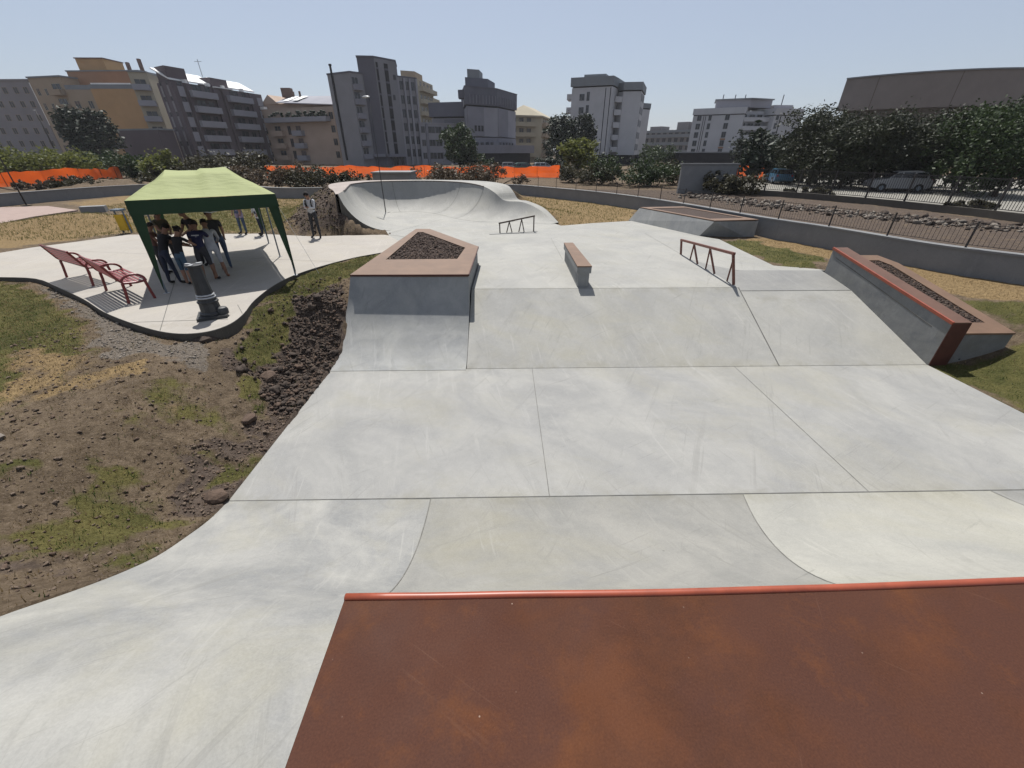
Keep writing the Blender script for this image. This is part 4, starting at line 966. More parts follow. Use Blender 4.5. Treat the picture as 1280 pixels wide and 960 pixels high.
# ---------------------------------------------------------------- vehicles
M['glass'] = simple('dark_glass', (.02,.022,.026), .12, .05, 4, spec=.6)
M['tyre'] = simple('tyre', (.02,.02,.02), .85, .1, 10)
M['carwhite_shaded'] = simple('shaded_white_car_paint', (.26,.26,.26), .3, .04, 2, spec=.5)  # white paint greyed down, shade of the trees put into its colour
M['carsilver'] = simple('silver_car_paint', (.4,.41,.42), .3, .04, 2, spec=.5)
M['carblue'] = simple('blue_car_paint', (.05,.16,.26), .3, .04, 2, spec=.5)
M['cardark'] = simple('dark_green_car_paint', (.05,.11,.09), .3, .04, 2, spec=.5)
M['lampred'] = simple('tail_light', (.4,.02,.02), .3, .05, 4)
def car(loc, rz, paint, label, suv=True, group='parked cars'):
    t = thing('parked_car', loc, label, 'car', group, rz); k = 1.0 if suv else .9
    body = [(-2.05,.42),(-2.1,.75),(-2.02,.98),(-1.9,1.02),(-.95,1.06),(.9,1.04),(1.85,.90),(2.08,.72),(2.1,.42),(1.75,.30),(-1.75,.30)]
    top = [(-1.85,1.0),(-1.62,1.50),(-1.3,1.6),(.1,1.58),(.35,1.5),(1.0,1.03)]
    def loft(prof, w0, w1, zmid):
        b = MB(); n = len(prof); vs = []
        for s in (-1, 1):
            for x, z in prof: w = w0+(w1-w0)*max(0, min(1, (z-zmid[0])/(zmid[1]-zmid[0]))); vs.append((x, s*w, z*k))
        fs = [tuple(range(n)), tuple(range(n, 2*n))[::-1]]+[(i, n+i, n+(i+1) % n, (i+1) % n) for i in range(n)]
        return b.add(vs, fs)
    loft(body, .88, .80, (.7,1.05)).build('body', paint, t, smooth=35)
    loft(top, .80, .62, (1.0,1.6)).build('cabin', paint, t, smooth=35)
    for s in (-1, 1):
        b = MB(); y = s*.765
        def wn(pts): b.add([(x, s*(.80-.18*(z-1.)/.6+.006), z*k) for x, z in pts], [tuple(range(len(pts))) if s < 0 else tuple(range(len(pts)))[::-1]])
        wn([(-1.62,1.1),(-.85,1.1),(-.82,1.48),(-1.5,1.48)]); wn([(-.75,1.1),(.08,1.1),(.02,1.5),(-.72,1.5)]); wn([(.16,1.1),(.8,1.1),(.34,1.46),(.12,1.49)])
        b.build('side_window', M['glass'], t)
        b = MB(); b.ell((2.02,s*.62,.74*k), (.09,.17,.08), 8, 6); b.build('headlight', M['palemetal'], t, smooth=True)
        b = MB(); b.box((-2.04,s*.68,.9*k), (.08,.16,.2)); b.build('tail_light', M['lampred'], t)
        for x in (-1.28, 1.28):
            b = MB(); b.tube([(x,s*.68,.33),(x,s*.90,.33)], .33, 20); w_ = b.build('wheel', M['tyre'], t, smooth=40)
            b = MB(); b.tube([(x,s*.89,.33),(x,s*.912,.33)], .17, 14); b.build('rim', M['blue_grey'], w_, smooth=40)
    b = MB(); b.add([(1.01,-.70,1.08*k),(1.01,.70,1.08*k),(.40,.60,1.49*k),(.40,-.60,1.49*k)], [(0,1,2,3)]); b.build('windscreen', M['glass'], t)
    b = MB(); b.add([(-1.85,-.70,1.08*k),(-1.85,.70,1.08*k),(-1.66,.62,1.47*k),(-1.66,-.62,1.47*k)], [(3,2,1,0)]); b.build('rear_window', M['glass'], t)
    return t
p = G(1116,240); car((p[0], p[1], .035), math.pi-.35, M['carwhite_shaded'], 'white hatchback car parked in the shade under the row of trees')
p = AY(978,228,47); car((p[0], 48, .035), 1.3, M['carblue'], 'blue car at the left end of the car park by the fence post', False)
for u, Y, m, lab, rz in ((657,74,'cardark','dark green car parked behind the right end of the orange netting',.2),(681,76,'carsilver','silver car parked behind the orange netting next to the dark green one',.1),(640,78,'carwhite_shaded','white car half hidden at the foot of the dark office block',.05)):
    car((AX(u, Y), Y, .0), rz, M[m], lab, False)
# ---------------------------------------------------------------- people
def cloth(n, c): M[n] = simple(n, c, .85, .15, 9, bumps=.25, bscale=30); return M[n]
for n, c in (('skin',(.42,.24,.165)),('skin_dark',(.30,.165,.11)),('hair_dark',(.018,.013,.011)),('black_cloth',(.018,.018,.02)),('navy_cloth',(.022,.024,.07)),('white_cloth',(.72,.72,.73)),('grey_cloth',(.48,.49,.52)),('lilac_cloth',(.36,.30,.42)),
             ('jeans',(.075,.11,.18)),('dark_jeans',(.03,.04,.07)),('denim',(.07,.13,.19)),('brown_shirt',(.16,.075,.055)),('olive_shirt',(.10,.085,.055)),('charcoal',(.05,.05,.055)),('sandal',(.30,.12,.05)),('shoe_dark',(.03,.028,.03)),('shoe_grey',(.3,.3,.3)),('eye_dark',(.02,.015,.012)),('lip',(.3,.11,.09)),('print_white',(.75,.75,.75))): cloth(n, c)
def unit(a, e): # azimuth from forward (+Y) to the right, elevation
    return Vector((math.sin(R(a))*math.cos(R(e)), math.cos(R(a))*math.cos(R(e)), math.sin(R(e))))
def person(loc, face, h, label, outfit, lean=0., headpitch=0., headyaw=0., arms=None, legs=None, hair='short', group=None, heavy=1., printed=False, cap=False, untuck=False):
    """face: compass direction the person looks (degrees, 0 = away from the viewer, 90 = to the right)."""
    shirt, sleeve, trou, shin, shoe, skin, hairm = outfit
    s = h/1.75*(.93 if group else 1); V = []; E = []; Rd = []; B = []
    def vtx(p, r): V.append(Vector(p)); Rd.append(r if isinstance(r, tuple) else (r, r)); return len(V)-1
    def seg(i, j, mat): E.append((i, j)); B.append((V[i], V[j], mat)) ; return j
    L = R(lean); td = Vector((0, math.sin(L), math.cos(L)))
    hipz = .93*s-(.03*s if lean > 20 else 0); pel = vtx((0, -.10*math.sin(L)*s, hipz), (.135*s*heavy,.105*s*heavy))
    P0 = V[0]
    wa = seg(pel, vtx(P0+td*.17*s, (.125*s*heavy,.095*s*heavy)), shirt)
    ch = seg(wa, vtx(P0+td*.38*s, (.145*s*heavy,.105*s*heavy)), shirt)
    nb = seg(ch, vtx(P0+td*.50*s, (.075*s,.065*s)), shirt)
    hp = R(lean*.6+headpitch); hd = Vector((0, math.sin(hp), math.cos(hp)))
    nk = seg(nb, vtx(V[nb]+(td+hd)*.5*.065*s, .050*s), skin)
    h1 = seg(nk, vtx(V[nk]+hd*.075*s+Vector((0,.012*s,0)), .078*s), skin)
    h2 = seg(h1, vtx(V[h1]+hd*.085*s, .088*s), skin)
    h3 = seg(h2, vtx(V[h2]+hd*.055*s, .055*s), skin)
    hc = (V[h1]+V[h2])/2
    arms = arms or [((-12,-80),(-5,-75)),((12,-80),(5,-75))]; legs = legs or [(0,0,0),(0,0,0)]
    hands = []
    for k, sx in ((0,-1),(1,1)):
        sh = seg(ch, vtx(P0+td*.455*s+Vector((sx*.175*s*heavy,0,0)), .062*s*heavy), shirt)
        ua = unit(*arms[k][0]); fa = unit(*arms[k][1])
        m1 = seg(sh, vtx(V[sh]+ua*.15*s, .05*s), shirt)
        el = seg(m1, vtx(V[sh]+ua*.29*s, .041*s), sleeve)
        m2 = seg(el, vtx(V[el]+fa*.12*s, .038*s), sleeve)
        wr = seg(m2, vtx(V[el]+fa*.245*s, .027*s), sleeve)
        ha = seg(wr, vtx(V[wr]+fa*.075*s, (.04*s,.022*s)), skin)
        hands.append((V[ha], fa, sx))
        sp, th, kn = legs[k]
        hj = seg(pel, vtx(P0+Vector((sx*.095*s, 0, -.07*s)), .088*s*heavy), trou)
        kd = Vector((sx*math.sin(R(sp)), math.sin(R(th)), -math.cos(R(th)))).normalized(); sd_ = Vector((sx*math.sin(R(sp)), math.sin(R(th-kn)), -math.cos(R(th-kn)))).normalized()
        mk = seg(hj, vtx(V[hj]+kd*.20*s, .075*s*heavy), shirt if untuck else trou)
        kj = seg(mk, vtx(V[hj]+kd*.40*s, .055*s), trou)
        ck = seg(kj, vtx(V[kj]+sd_*.12*s, .056*s), shin)
        an = seg(ck, vtx(V[kj]+sd_*.385*s, .038*s), shin)
        ft = seg(an, vtx(V[an]+Vector((sx*.02*s,.07*s,-.038*s)), (.042*s,.032*s)), shoe)
        seg(ft, vtx(V[ft]+Vector((sx*.015*s,.09*s,-.008*s)), (.038*s,.022*s)), shoe)
    me = bpy.data.meshes.new('person_skeleton'); me.from_pydata([tuple(v) for v in V], E, [])
    ob = bpy.data.objects.new('person_skeleton', me); COL.objects.link(ob)
    ob.modifiers.new('skin', 'SKIN'); sv = me.skin_vertices[0].data
    for i, r in enumerate(Rd): sv[i].radius = r; sv[i].use_root = (i == 0)
    sb = ob.modifiers.new('sub', 'SUBSURF'); sb.levels = sb.render_levels = 2
    dg = bpy.context.evaluated_depsgraph_get(); ev = ob.evaluated_get(dg).to_mesh()
    vs = [v.co.copy() for v in ev.vertices]; fs = [tuple(p.vertices) for p in ev.polygons]; ob.evaluated_get(dg).to_mesh_clear()
    bpy.data.objects.remove(ob); bpy.data.meshes.remove(me)
    minz = min(v.z for v in vs)
    names = list(dict.fromkeys([b[2] for b in B]+[skin, 'eye_dark', 'lip', shoe])); mats = [M[n] for n in names]; idx = {n: i for i, n in enumerate(names)}
    mb = MB(); mb.v = [tuple(v) for v in vs]
    for f in fs:
        c = sum((vs[i] for i in f), Vector())/len(f); best = 1e9; bm_ = 0
        for a, c2, mt in B:
            d = c2-a; t = max(0, min(1, (c-a).dot(d)/d.length_squared)); q = (c-a-d*t).length
            if mt in (skin,) and a is V[nk]: q *= .8
            if q < best: best = q; bm_ = idx[mt]
        mb.f.append(f); mb.m.append(bm_)
    fw = Vector((math.sin(R(headyaw))*math.cos(hp), math.cos(R(headyaw))*math.cos(hp), -math.sin(hp))); rt = fw.cross(hd).normalized()
    I = idx
    mb.ell(hc+fw*.088*s-hd*.012*s, (.014*s,.02*s,.022*s), 8, 6, I[skin])
    for sx in (-1, 1):
        mb.ell(hc+rt*sx*.082*s-hd*.005*s, (.014*s,.022*s,.032*s), 8, 6, I[skin])
        mb.ell(hc+fw*.076*s+rt*sx*.032*s+hd*.018*s, (.012*s,.010*s,.008*s), 8, 6, I['eye_dark'])
    mb.ell(hc+fw*.076*s-hd*.048*s, (.024*s,.010*s,.007*s), 8, 6, I['lip'])
    for hv, fa, sx in hands:      # five fingers rooted in the palm, curled
        up_ = Vector((0,0,1)) if abs(fa.z) < .8 else Vector((0,1,0)); side = fa.cross(up_).normalized(); nrm = side.cross(fa).normalized()*(-1 if fa.z > -.5 else 1)
        for k, (o_, ln) in enumerate(((-.030,.062),(-.010,.072),(.010,.068),(.029,.052))):
            p0 = hv+side*o_*s+fa*.005*s; p1 = p0+fa*ln*.6*s+nrm*.008*s; p2 = p1+fa*ln*.35*s+nrm*.028*s
            mb.tube([p0, p1, p2], [.0095*s,.0085*s,.006*s], 6, I[skin])
        ts = -sx if fa.z < -.5 else sx
        p0 = hv+side*.03*s*ts-fa*.045*s; p1 = p0+side*.026*ts*s+fa*.03*s; p2 = p1+fa*.03*s+nrm*.014*s
        mb.tube([p0, p1, p2], [.012*s,.010*s,.007*s], 6, I[skin])
    gz0 = loc[2]-minz
    o = mb.build('person', mats, smooth=True); o.location = (loc[0], loc[1], gz0); o.rotation_euler = (0, 0, -R(face))
    tag(o, label, 'person', group)
    # hair
    hb_ = MB(); Mx = Matrix((rt, fw, hd)).transposed()
    hv = []; nn, mm = 14, 8
    cov = .62 if hair == 'short' else .72
    vs2 = []; fs2 = []
    for i in range(mm+1):
        t = math.pi*cov*i/mm
        for k in range(nn):
            a = 2*math.pi*k/nn; front = max(0, math.sin(a)); tt = t*(1-.42*front*(i/mm))
            p = Vector((.094*math.sin(tt)*math.cos(a), .102*math.sin(tt)*math.sin(a), .112*math.cos(tt)))*s*(1+.04*math.sin(5*a+i))
            vs2.append(Mx@p+hc+hd*.022*s-fw*.008*s)
    for i in range(mm):
        for k in range(nn): a = i*nn+k; b_ = i*nn+(k+1) % nn; fs2.append((a, a+nn, b_+nn, b_))
    hb_.add(vs2, fs2)
    if hair == 'long': hb_.ell(hc-fw*.055*s-hd*.12*s, (.075*s,.05*s,.15*s), 10, 8, 0, Mx)
    if hair == 'bun': hb_.ell(hc-fw*.11*s+hd*.05*s, (.045*s,.045*s,.045*s), 8, 6, 0)
    hb_.build('hair' if not cap else 'cap', M[hairm], o, smooth=True)
    if cap:
        cb2 = MB(); cb2.ell(hc+fw*.12*s+hd*.055*s, (.075*s,.075*s,.010*s), 12, 5, 0, Mx); cb2.build('cap_peak', M[hairm], o, smooth=True)
    if printed:
        r = np.random.default_rng(5); pb_ = MB(); c0 = P0+td*.40*s+Vector((0,-.118*s*heavy,0))
        for row, (wd, dz) in enumerate(((.19,.0),(.13,-.045))):
            x = -wd/2
            while x < wd/2:
                w = r.uniform(.012,.024); pb_.box(c0+Vector(((x+w/2)*s, -.004-abs(x)*-.15, dz*s)), (w*s*.8,.006,.026*s)); x += w
        pb_.build('shirt_print', M['print_white'], o)
    return o, gz0
def on_plaza(u, v): p = G(u, v); return (p[0], p[1], .0)
GRP = 'people crowded under the gazebo'
# outfit: shirt, forearm, thigh, shin, shoe, skin, hair
person(on_plaza(209,342), 70, 1.50, 'child in brown T-shirt and dark trousers standing beside the left gazebo curtain', ('brown_shirt','skin_dark','charcoal','charcoal','shoe_dark','skin_dark','hair_dark'), 6, 12, arms=[((20,-55),(60,-10)),((10,-60),(-10,-15))], group=GRP, heavy=.85)
person(on_plaza(219,330), 120, 1.74, 'person with long dark hair and olive top standing behind the child in brown', ('olive_shirt','skin_dark','charcoal','charcoal','shoe_dark','skin_dark','hair_dark'), 14, 22, arms=[((0,-60),(30,-20)),((-5,-55),(-20,-15))], hair='long', group=GRP)
person(on_plaza(222,354), 22, 1.66, 'person in black T-shirt and dark jeans bending forward nearest the left curtain', ('black_cloth','skin','dark_jeans','dark_jeans','shoe_dark','skin','hair_dark'), 26, 18, arms=[((-15,-45),(20,-10)),((10,-50),(-15,-15))], legs=[(2,-6,0),(4,6,4)], group=GRP, heavy=1.05)
person(on_plaza(240,356), 12, 1.60, 'person in black top and short denim skirt with bare legs directly behind the iron column', ('black_cloth','skin','denim','skin','shoe_dark','skin','hair_dark'), 20, 14, arms=[((-10,-50),(15,-20)),((14,-40),(-20,-25))], hair='bun', group=GRP, heavy=.92)
person(on_plaza(265,350), -18, 1.68, 'person in navy T-shirt with white back print and dark shorts', ('navy_cloth','skin_dark','charcoal','skin_dark','shoe_dark','skin_dark','hair_dark'), 20, 10, arms=[((-25,-60),(-5,-50)),((20,-50),(-25,-25))], legs=[(3,-4,0),(5,4,3)], group=GRP, heavy=1.08, printed=True)
person(on_plaza(278,347), -30, 1.72, 'person in pale grey shirt, pale trousers and tan sandals leaning forward', ('grey_cloth','grey_cloth','grey_cloth','skin_dark','sandal','skin_dark','hair_dark'), 30, 15, arms=[((-15,-55),(0,-35)),((15,-55),(-20,-30))], legs=[(3,-10,0),(4,4,2)], group=GRP)
person(on_plaza(285,336), -40, 1.80, 'person in dark T-shirt and blue jeans at the right side of the crowd', ('charcoal','skin','jeans','jeans','shoe_grey','skin','black_cloth'), 16, 18, arms=[((-15,-65),(-10,-50)),((20,-70),(0,-60))], group=GRP, heavy=1.05, cap=True)
person(on_plaza(258,331), 200, 1.78, 'tall person in black behind the navy T-shirt, facing the viewer', ('black_cloth','skin','charcoal','charcoal','shoe_dark','skin','hair_dark'), 10, 25, arms=[((10,-60),(30,-30)),((-10,-60),(-30,-30))], group=GRP, heavy=1.1)
person(on_plaza(306,292.5), 190, 1.74, 'person in lilac shirt and blue jeans standing behind the gazebo', ('lilac_cloth','skin','jeans','jeans','shoe_dark','skin','hair_dark'), 0, 5, arms=[((-10,-84),(0,-70)),((10,-84),(0,-70))], legs=[(4,3,0),(6,-4,0)], untuck=True)
person(on_plaza(329,293.5), 215, 1.74, 'person in white shirt and dark trousers standing behind the gazebo', ('white_cloth','white_cloth','dark_jeans','dark_jeans','shoe_dark','skin','hair_dark'), 0, 5, arms=[((-8,-84),(5,-75)),((8,-84),(-5,-75))], legs=[(2,4,0),(3,-4,0)], untuck=True)
mp = on_plaza(397,297)
man, mz = person(mp, 182, 1.76, 'person in white shirt and dark trousers with black backpack straps, looking down at a phone', ('white_cloth','white_cloth','charcoal','charcoal','shoe_dark','skin','hair_dark'), 2, 42, arms=[((-8,-72),(48,12)),((8,-72),(-48,12))], legs=[(4,2,0),(5,-2,0)])
b = MB()
for sx in (-1, 1): b.tube([(sx*.11,-.10,1.40),(sx*.115,.02,1.475),(sx*.11,.12,1.38),(sx*.10,.125,1.18),(sx*.12,.02,1.05)], .022, 6)
b.build('backpack_strap', M['black_cloth'], man, smooth=True)
b = MB(); b.ell((0,-.20,1.25), (.15,.11,.22), 14, 10); b.build('backpack', M['black_cloth'], man, smooth=True)
fd = Vector((math.sin(R(182)), math.cos(R(182)), 0)); b = MB(); b.box((0,0,0), (.075,.012,.145), rot=Matrix.Rotation(R(-182), 3, 'Z')@Matrix.Rotation(R(-35), 3, 'X'))
o = b.build('phone', M['black_cloth']); o.location = Vector(mp)+fd*.33+Vector((0,0,1.26)); tag(o, 'dark phone held at chest height by the person with the backpack', 'phone')
# ---------------------------------------------------------------- buildings
def bmat(n, c, var=.08, scale=.35): M[n] = simple(n, c, .85, var, scale, spec=.2); return M[n]
for n, c in (('b_grey',(.30,.28,.29)),('b_beige',(.42,.33,.24)),('b_ochre',(.55,.34,.165)),('b_terra',(.38,.22,.135)),('b_brown',(.145,.118,.13)),('b_palegrey',(.36,.36,.40)),('b_pink',(.52,.40,.32)),('b_slab',(.30,.30,.32)),('b_towerdk',(.15,.15,.18)),('b_towerlt',(.27,.27,.29)),
             ('b_white',(.58,.58,.60)),('b_dark',(.15,.155,.19)),('b_mid',(.27,.27,.31)),('b_light',(.36,.36,.40)),('b_cream',(.46,.41,.31)),('b_cap',(.26,.28,.30)),('b_far',(.26,.24,.24)),('b_arena',(.25,.215,.195)),('b_arenadk',(.13,.105,.08)),('b_black',(.03,.03,.035)),('b_roofwhite',(.80,.80,.78)),('b_tile',(.21,.14,.115)),('b_shutter',(.17,.13,.12))): bmat(n, c)
M['b_glass'] = simple('window_glass', (.035,.04,.05), .25, .1, 2, spec=.5)
class Face:
    """A vertical facade from plan point p to q (seen left to right by the viewer)."""
    def __init__(s, p, q):
        s.p = Vector((p[0], p[1])); s.q = Vector((q[0], q[1])); d = s.q-s.p; s.L = d.length; s.d = d/s.L; s.n = Vector((s.d.y, -s.d.x))
    def at(s, a, z, o=0.): q = s.p+s.d*a+s.n*o; return Vector((q.x, q.y, z))
    def pix(s, u, v):
        r = ray(u, v); rx, ry = r[0], r[1]; det = rx*(-s.d.y)+ry*s.d.x
        t = (s.p.x*(-s.d.y)+s.p.y*s.d.x)/det; h = Vector((rx*t, ry*t)); return ((h-s.p).dot(s.d), H+r[2]*t)
    def slab(s, b, a0, a1, z0, z1, o0, o1, mi=0):
        ps = [s.at(a0,z0,o1), s.at(a1,z0,o1), s.at(a1,z0,o0), s.at(a0,z0,o0), s.at(a0,z1,o1), s.at(a1,z1,o1), s.at(a1,z1,o0), s.at(a0,z1,o0)]
        return b.add(ps, [(3,2,1,0),(4,5,6,7),(0,1,5,4),(1,2,6,5),(2,3,7,6),(3,0,4,7)], mi)
class Bld:
    def __init__(s, loc, label, name='apartment_building', cat='building', group=None):
        s.O = Vector((loc[0], loc[1], 0)); s.t = thing(name, s.O, label, cat, group); s.win = {}
    def part(s, name, b, mat, parent=None, **k): return b.build(name, mat, parent or s.t, origin=s.O, **k)
    def vol(s, poly, z0, z1, mat, name='wall', cap=None, over=.0):
        b = MB(); b.prism(poly, z0, z1); o = s.part(name, b, M[mat])
        return o
    def roof(s, poly, z, th, over, mat, name='roof'):
        c = Vector((sum(p[0] for p in poly)/len(poly), sum(p[1] for p in poly)/len(poly))); P = []
        for p in poly: v = Vector(p)-c; P.append(tuple(c+v*(1+over/max(v.length, .1))))
        b = MB(); b.prism(P, z, z+th); return s.part(name, b, M[mat])
    def window(s, f, a, z, w, h, frame='b_palegrey', o=.0, shutter=False):
        key = (round(w,2), round(h,2), frame, round(f.d.x,3), round(f.d.y,3), shutter)
        if key not in s.win:
            b = MB(); g = Face((0,0), (f.d.x*10, f.d.y*10)); fr = .07
            g.slab(b, -w/2, w/2, 0, h, -.05, .02, 1)
            for a0, a1, z0, z1 in ((-w/2-fr,-w/2,-fr,h+fr),(w/2,w/2+fr,-fr,h+fr),(-w/2,w/2,h,h+fr),(-w/2,w/2,-fr,0),(-.025,.025,0,h)): g.slab(b, a0, a1, z0, z1, -.05, .07, 0)
            if shutter: g.slab(b, -w/2, w/2, h*.55, h, .02, .05, 2)
            me_o = b.build('window', [M[frame], M['b_glass'], M['b_shutter']], s.t); s.win[key] = me_o.data; ob = me_o
        else: ob = link(bpy.data.objects.new('window', s.win[key]), s.t)
        ob.location = f.at(a, z, o)-s.O; return ob
    def balcony(s, f, a0, a1, z, dep, mat, hgt=1.0, o=.0):
        b = MB(); f.slab(b, a0, a1, z-.16, z, o-.05, o+dep); f.slab(b, a0, a1, z+.002, z+hgt, o+dep-.12, o+dep-.002)
        f.slab(b, a0+.002, a0+.12, z+.002, z+hgt, o, o+dep-.125); f.slab(b, a1-.12, a1-.002, z+.002, z+hgt, o, o+dep-.125)
        return s.part('balcony', b, M[mat])
    def strip(s, f, a0, a1, z0, z1, o0, o1, mat, name='pilaster'):
        b = MB(); f.slab(b, a0, a1, z0, z1, o0, o1); return s.part(name, b, M[mat])
def back(p, q, D): # footprint rectangle behind a facade
    f = Face(p, q); a = Vector(p)-f.n*D; c = Vector(q)-f.n*D; return [tuple(p), tuple(q), tuple(c), tuple(a)]
# 1 far left grey block
B = Bld((-125,130), 'grey apartment block at the far left edge, cut off by the frame')
p, q = (-146,131), (-121.2,129.5); B.vol(back(p, q, 22), 0, 18.6, 'b_grey'); f = Face(p, q); B.roof(back(p, q, 22), 18.6, .35, .3, 'b_grey')
for k in range(6):
    for a in (2,5,8,11,14.5,17.5,20.5,23.2): B.window(f, a, 1.2+k*2.95, 1.1, 1.3, 'b_beige')
B.strip(Face(q, (q[0]+.9,q[1]+1.2)), 0, 1.3, 9, 18.2, 0, .15, 'b_roofwhite', 'sunlit_gable_panel')  # sunlit sliver of the end wall put into a white panel
# 2 yellow building
B = Bld((-103,122), 'tall yellow and orange apartment block with stepped roof terraces')
p, q = (-116.4,124.6), (-106.3,122.2); f1 = Face(p, q); B.vol(back(p, q, 16), 0, 18.5, 'b_beige'); B.roof(back(p, q, 16), 18.5, .3, .25, 'b_cap')
p, q = (-106.3,122.0), (-99.6,122.0); f2 = Face(p, q); B.vol(back(p, q, 16), 0, 16.0, 'b_beige')
p, q = (-99.6,121.3), (-89.2,121.3); f3 = Face(p, q); B.vol(back(p, q, 15), 0, 16.1, 'b_ochre')
p, q = (-89.2,121.2), (-85.6,122.4); f4 = Face(p, q); B.vol(back(p, q, 15), 0, 19.4, 'b_cream'); B.roof(back(p, q, 15), 19.4, .25, .3, 'b_cap')
B.vol([(-107.5,126),(-89.2,125),(-89.2,136),(-107.5,136)], 16.05, 20.0, 'b_terra', 'penthouse'); B.roof([(-107.5,126),(-89.2,125),(-89.2,136),(-107.5,136)], 20.0, .25, .2, 'b_cap')
B.vol([(-104.9,127),(-98.2,127),(-98.2,133),(-104.9,133)], 20.26, 22.7, 'b_ochre', 'lift_tower'); B.roof([(-104.9,127),(-98.2,127),(-98.2,133),(-104.9,133)], 22.7, .2, .25, 'b_tile')
B.strip(f2, .2, 6.5, 16.0, 16.9, -.25, .03, 'b_cap', 'terrace_parapet'); B.strip(f3, 0, 10.4, 16.1, 16.95, -.25, .03, 'b_cap', 'terrace_parapet')
B.strip(f3, .5, 10, 16.95, 17.25, -.12, -.05, 'b_roofwhite', 'terrace_rail')
for x, zt in ((-93.6,22.2),(-90.5,22.9)): b = MB(); b.bx(x-.3,x+.3,128,128.7,20.2,zt); B.part('chimney', b, M['b_tile'])
for k in range(5):
    B.window(f1, 1.6, 3.0+k*3.0, .9, 1.4, 'b_cream', shutter=True); B.window(f1, 4.2, 3.0+k*3.0, .8, 1.3, 'b_cream')
    B.balcony(f1, 6.2, 9.9, 3.0+k*3.0, 1.2, 'b_beige', 1.0); B.window(f1, 8.0, 3.1+k*3.0, 2.6, 2.1, 'b_cream')
    if k < 4: B.window(f2, 1.6, 3.2+k*3.0, 1.2, 1.5, 'b_cream', shutter=True); B.window(f2, 4.8, 3.2+k*3.0, 1., 1.5, 'b_cream')
    B.balcony(f4, .2, 3.6, 3.2+k*3.2, 1.0, 'b_palegrey', 1.); B.window(f4, 1.9, 3.3+k*3.2, 2.2, 1.9, 'b_cream')
B.window(f3, 9.0, 5.6, .7, 1.9, 'b_tile')
for k in range(1): B.strip(f3, 0, 10.4, 3.6, 5.0, 0, .3, 'b_palegrey', 'cornice')
# 3 brown long building
B = Bld((-68,115), 'long dark brown apartment block with stacked grey balconies and bright white roof slabs')
A0, A1, A2 = (-74.6,108.6), (-69.0,105.0), (-62.6,128.5)
f1 = Face(A0, A1); f2 = Face(A1, A2)
B.vol([A0, A1, A2, (A2[0]-12, A2[1]+3), (A0[0]-5, A0[1]+8)], 0, 15.7, 'b_brown')
B.vol([(-73.6,108.1),(-70.1,105.9),(-68.6,110),(-72,112.5)], 15.72, 18.4, 'b_brown', 'stair_tower')
fl = 2.75
for k in range(5):
    z = 2.4+k*fl
    for u0, u1 in ((246,276),(290,318)):
        a0 = f2.pix(u0, 150)[0]; a1 = f2.pix(u1, 150)[0]
        B.balcony(f2, a0, a1, z, 1.3, 'b_palegrey', 1.05); B.window(f2, (a0*.6+a1*.4), z+.05, 2.2, 2.15, 'b_brown'); B.window(f2, (a0*.2+a1*.8), z+.6, 1.3, 1.5, 'b_brown')
    a = f2.pix(239, 150)[0]; B.strip(f2, a-.7, a+.7, z-.2, z+1.6, .0, .12, 'b_palegrey', 'spandrel'); B.window(f2, a, z+1.75, 1.1, .7, 'b_brown')
    a = min(f2.pix(336, 150)[0], f2.L-1.); B.strip(f2, a-.9, a+.9, z-.2, z+1.5, .0, .12, 'b_palegrey', 'spandrel')
    for a in (1.6, 4.6): B.strip(f1, a-.35, a+.35, z-.2, z+1.7, 0, .1, 'b_grey', 'spandrel'); B.window(f1, a, z+1.8, .7, .7, 'b_brown')
for u in (246,278,288,320): a = f2.pix(u, 150)[0]; B.strip(f2, a-.35, a+.35, 0, 15.6, .0, .5, 'b_brown')
rl_ = f2.L
for a0, a1, dz in ((.5,.49*rl_,0),(.49*rl_+1.8,rl_-1.,-.0)):      # bright sloping roof slabs
    b = MB(); ps = [f2.at(a0,16.3,-1.0), f2.at(a1,16.3,-1.0), f2.at(a1,18.2,-5), f2.at(a0,18.2,-5)]
    b.add(ps+[p_-Vector((0,0,.25)) for p_ in ps], [(0,1,2,3),(7,6,5,4),(0,4,5,1),(1,5,6,2),(2,6,7,3),(3,7,4,0)]); B.part('roof_slab', b, M['b_roofwhite'])
for a in (3.5, 9., 13, 18.5): B.strip(f2, a-.28, a+.28, 15.72, 16.35, -.8, .1, 'b_roofwhite', 'roof_rib')
B.strip(f2, 10.5, 15., 15.72, 17.6, -4.5, -.6, 'b_brown', 'dormer'); B.strip(f2, 10.4, 15.3, 15.72, 15.9, -.5, .3, 'b_roofwhite', 'dormer_sill')
b = MB(); p_ = f2.at(12, 0, -4); b.bar((p_.x,p_.y,18.),(p_.x,p_.y,21.2),.09); b.bar((p_.x-.8,p_.y,20.8),(p_.x+.8,p_.y,20.8),.07); B.part('aerial', b, M['b_cap'])
B.vol([(-84,104.5),(-72.5,100.8),(-71.5,104),(-83,108)], 0, 6.9, 'b_brown', 'low_wing'); B.roof([(-84,104.5),(-72.5,100.8),(-71.5,104),(-83,108)], 6.9, .3, .3, 'b_cap')
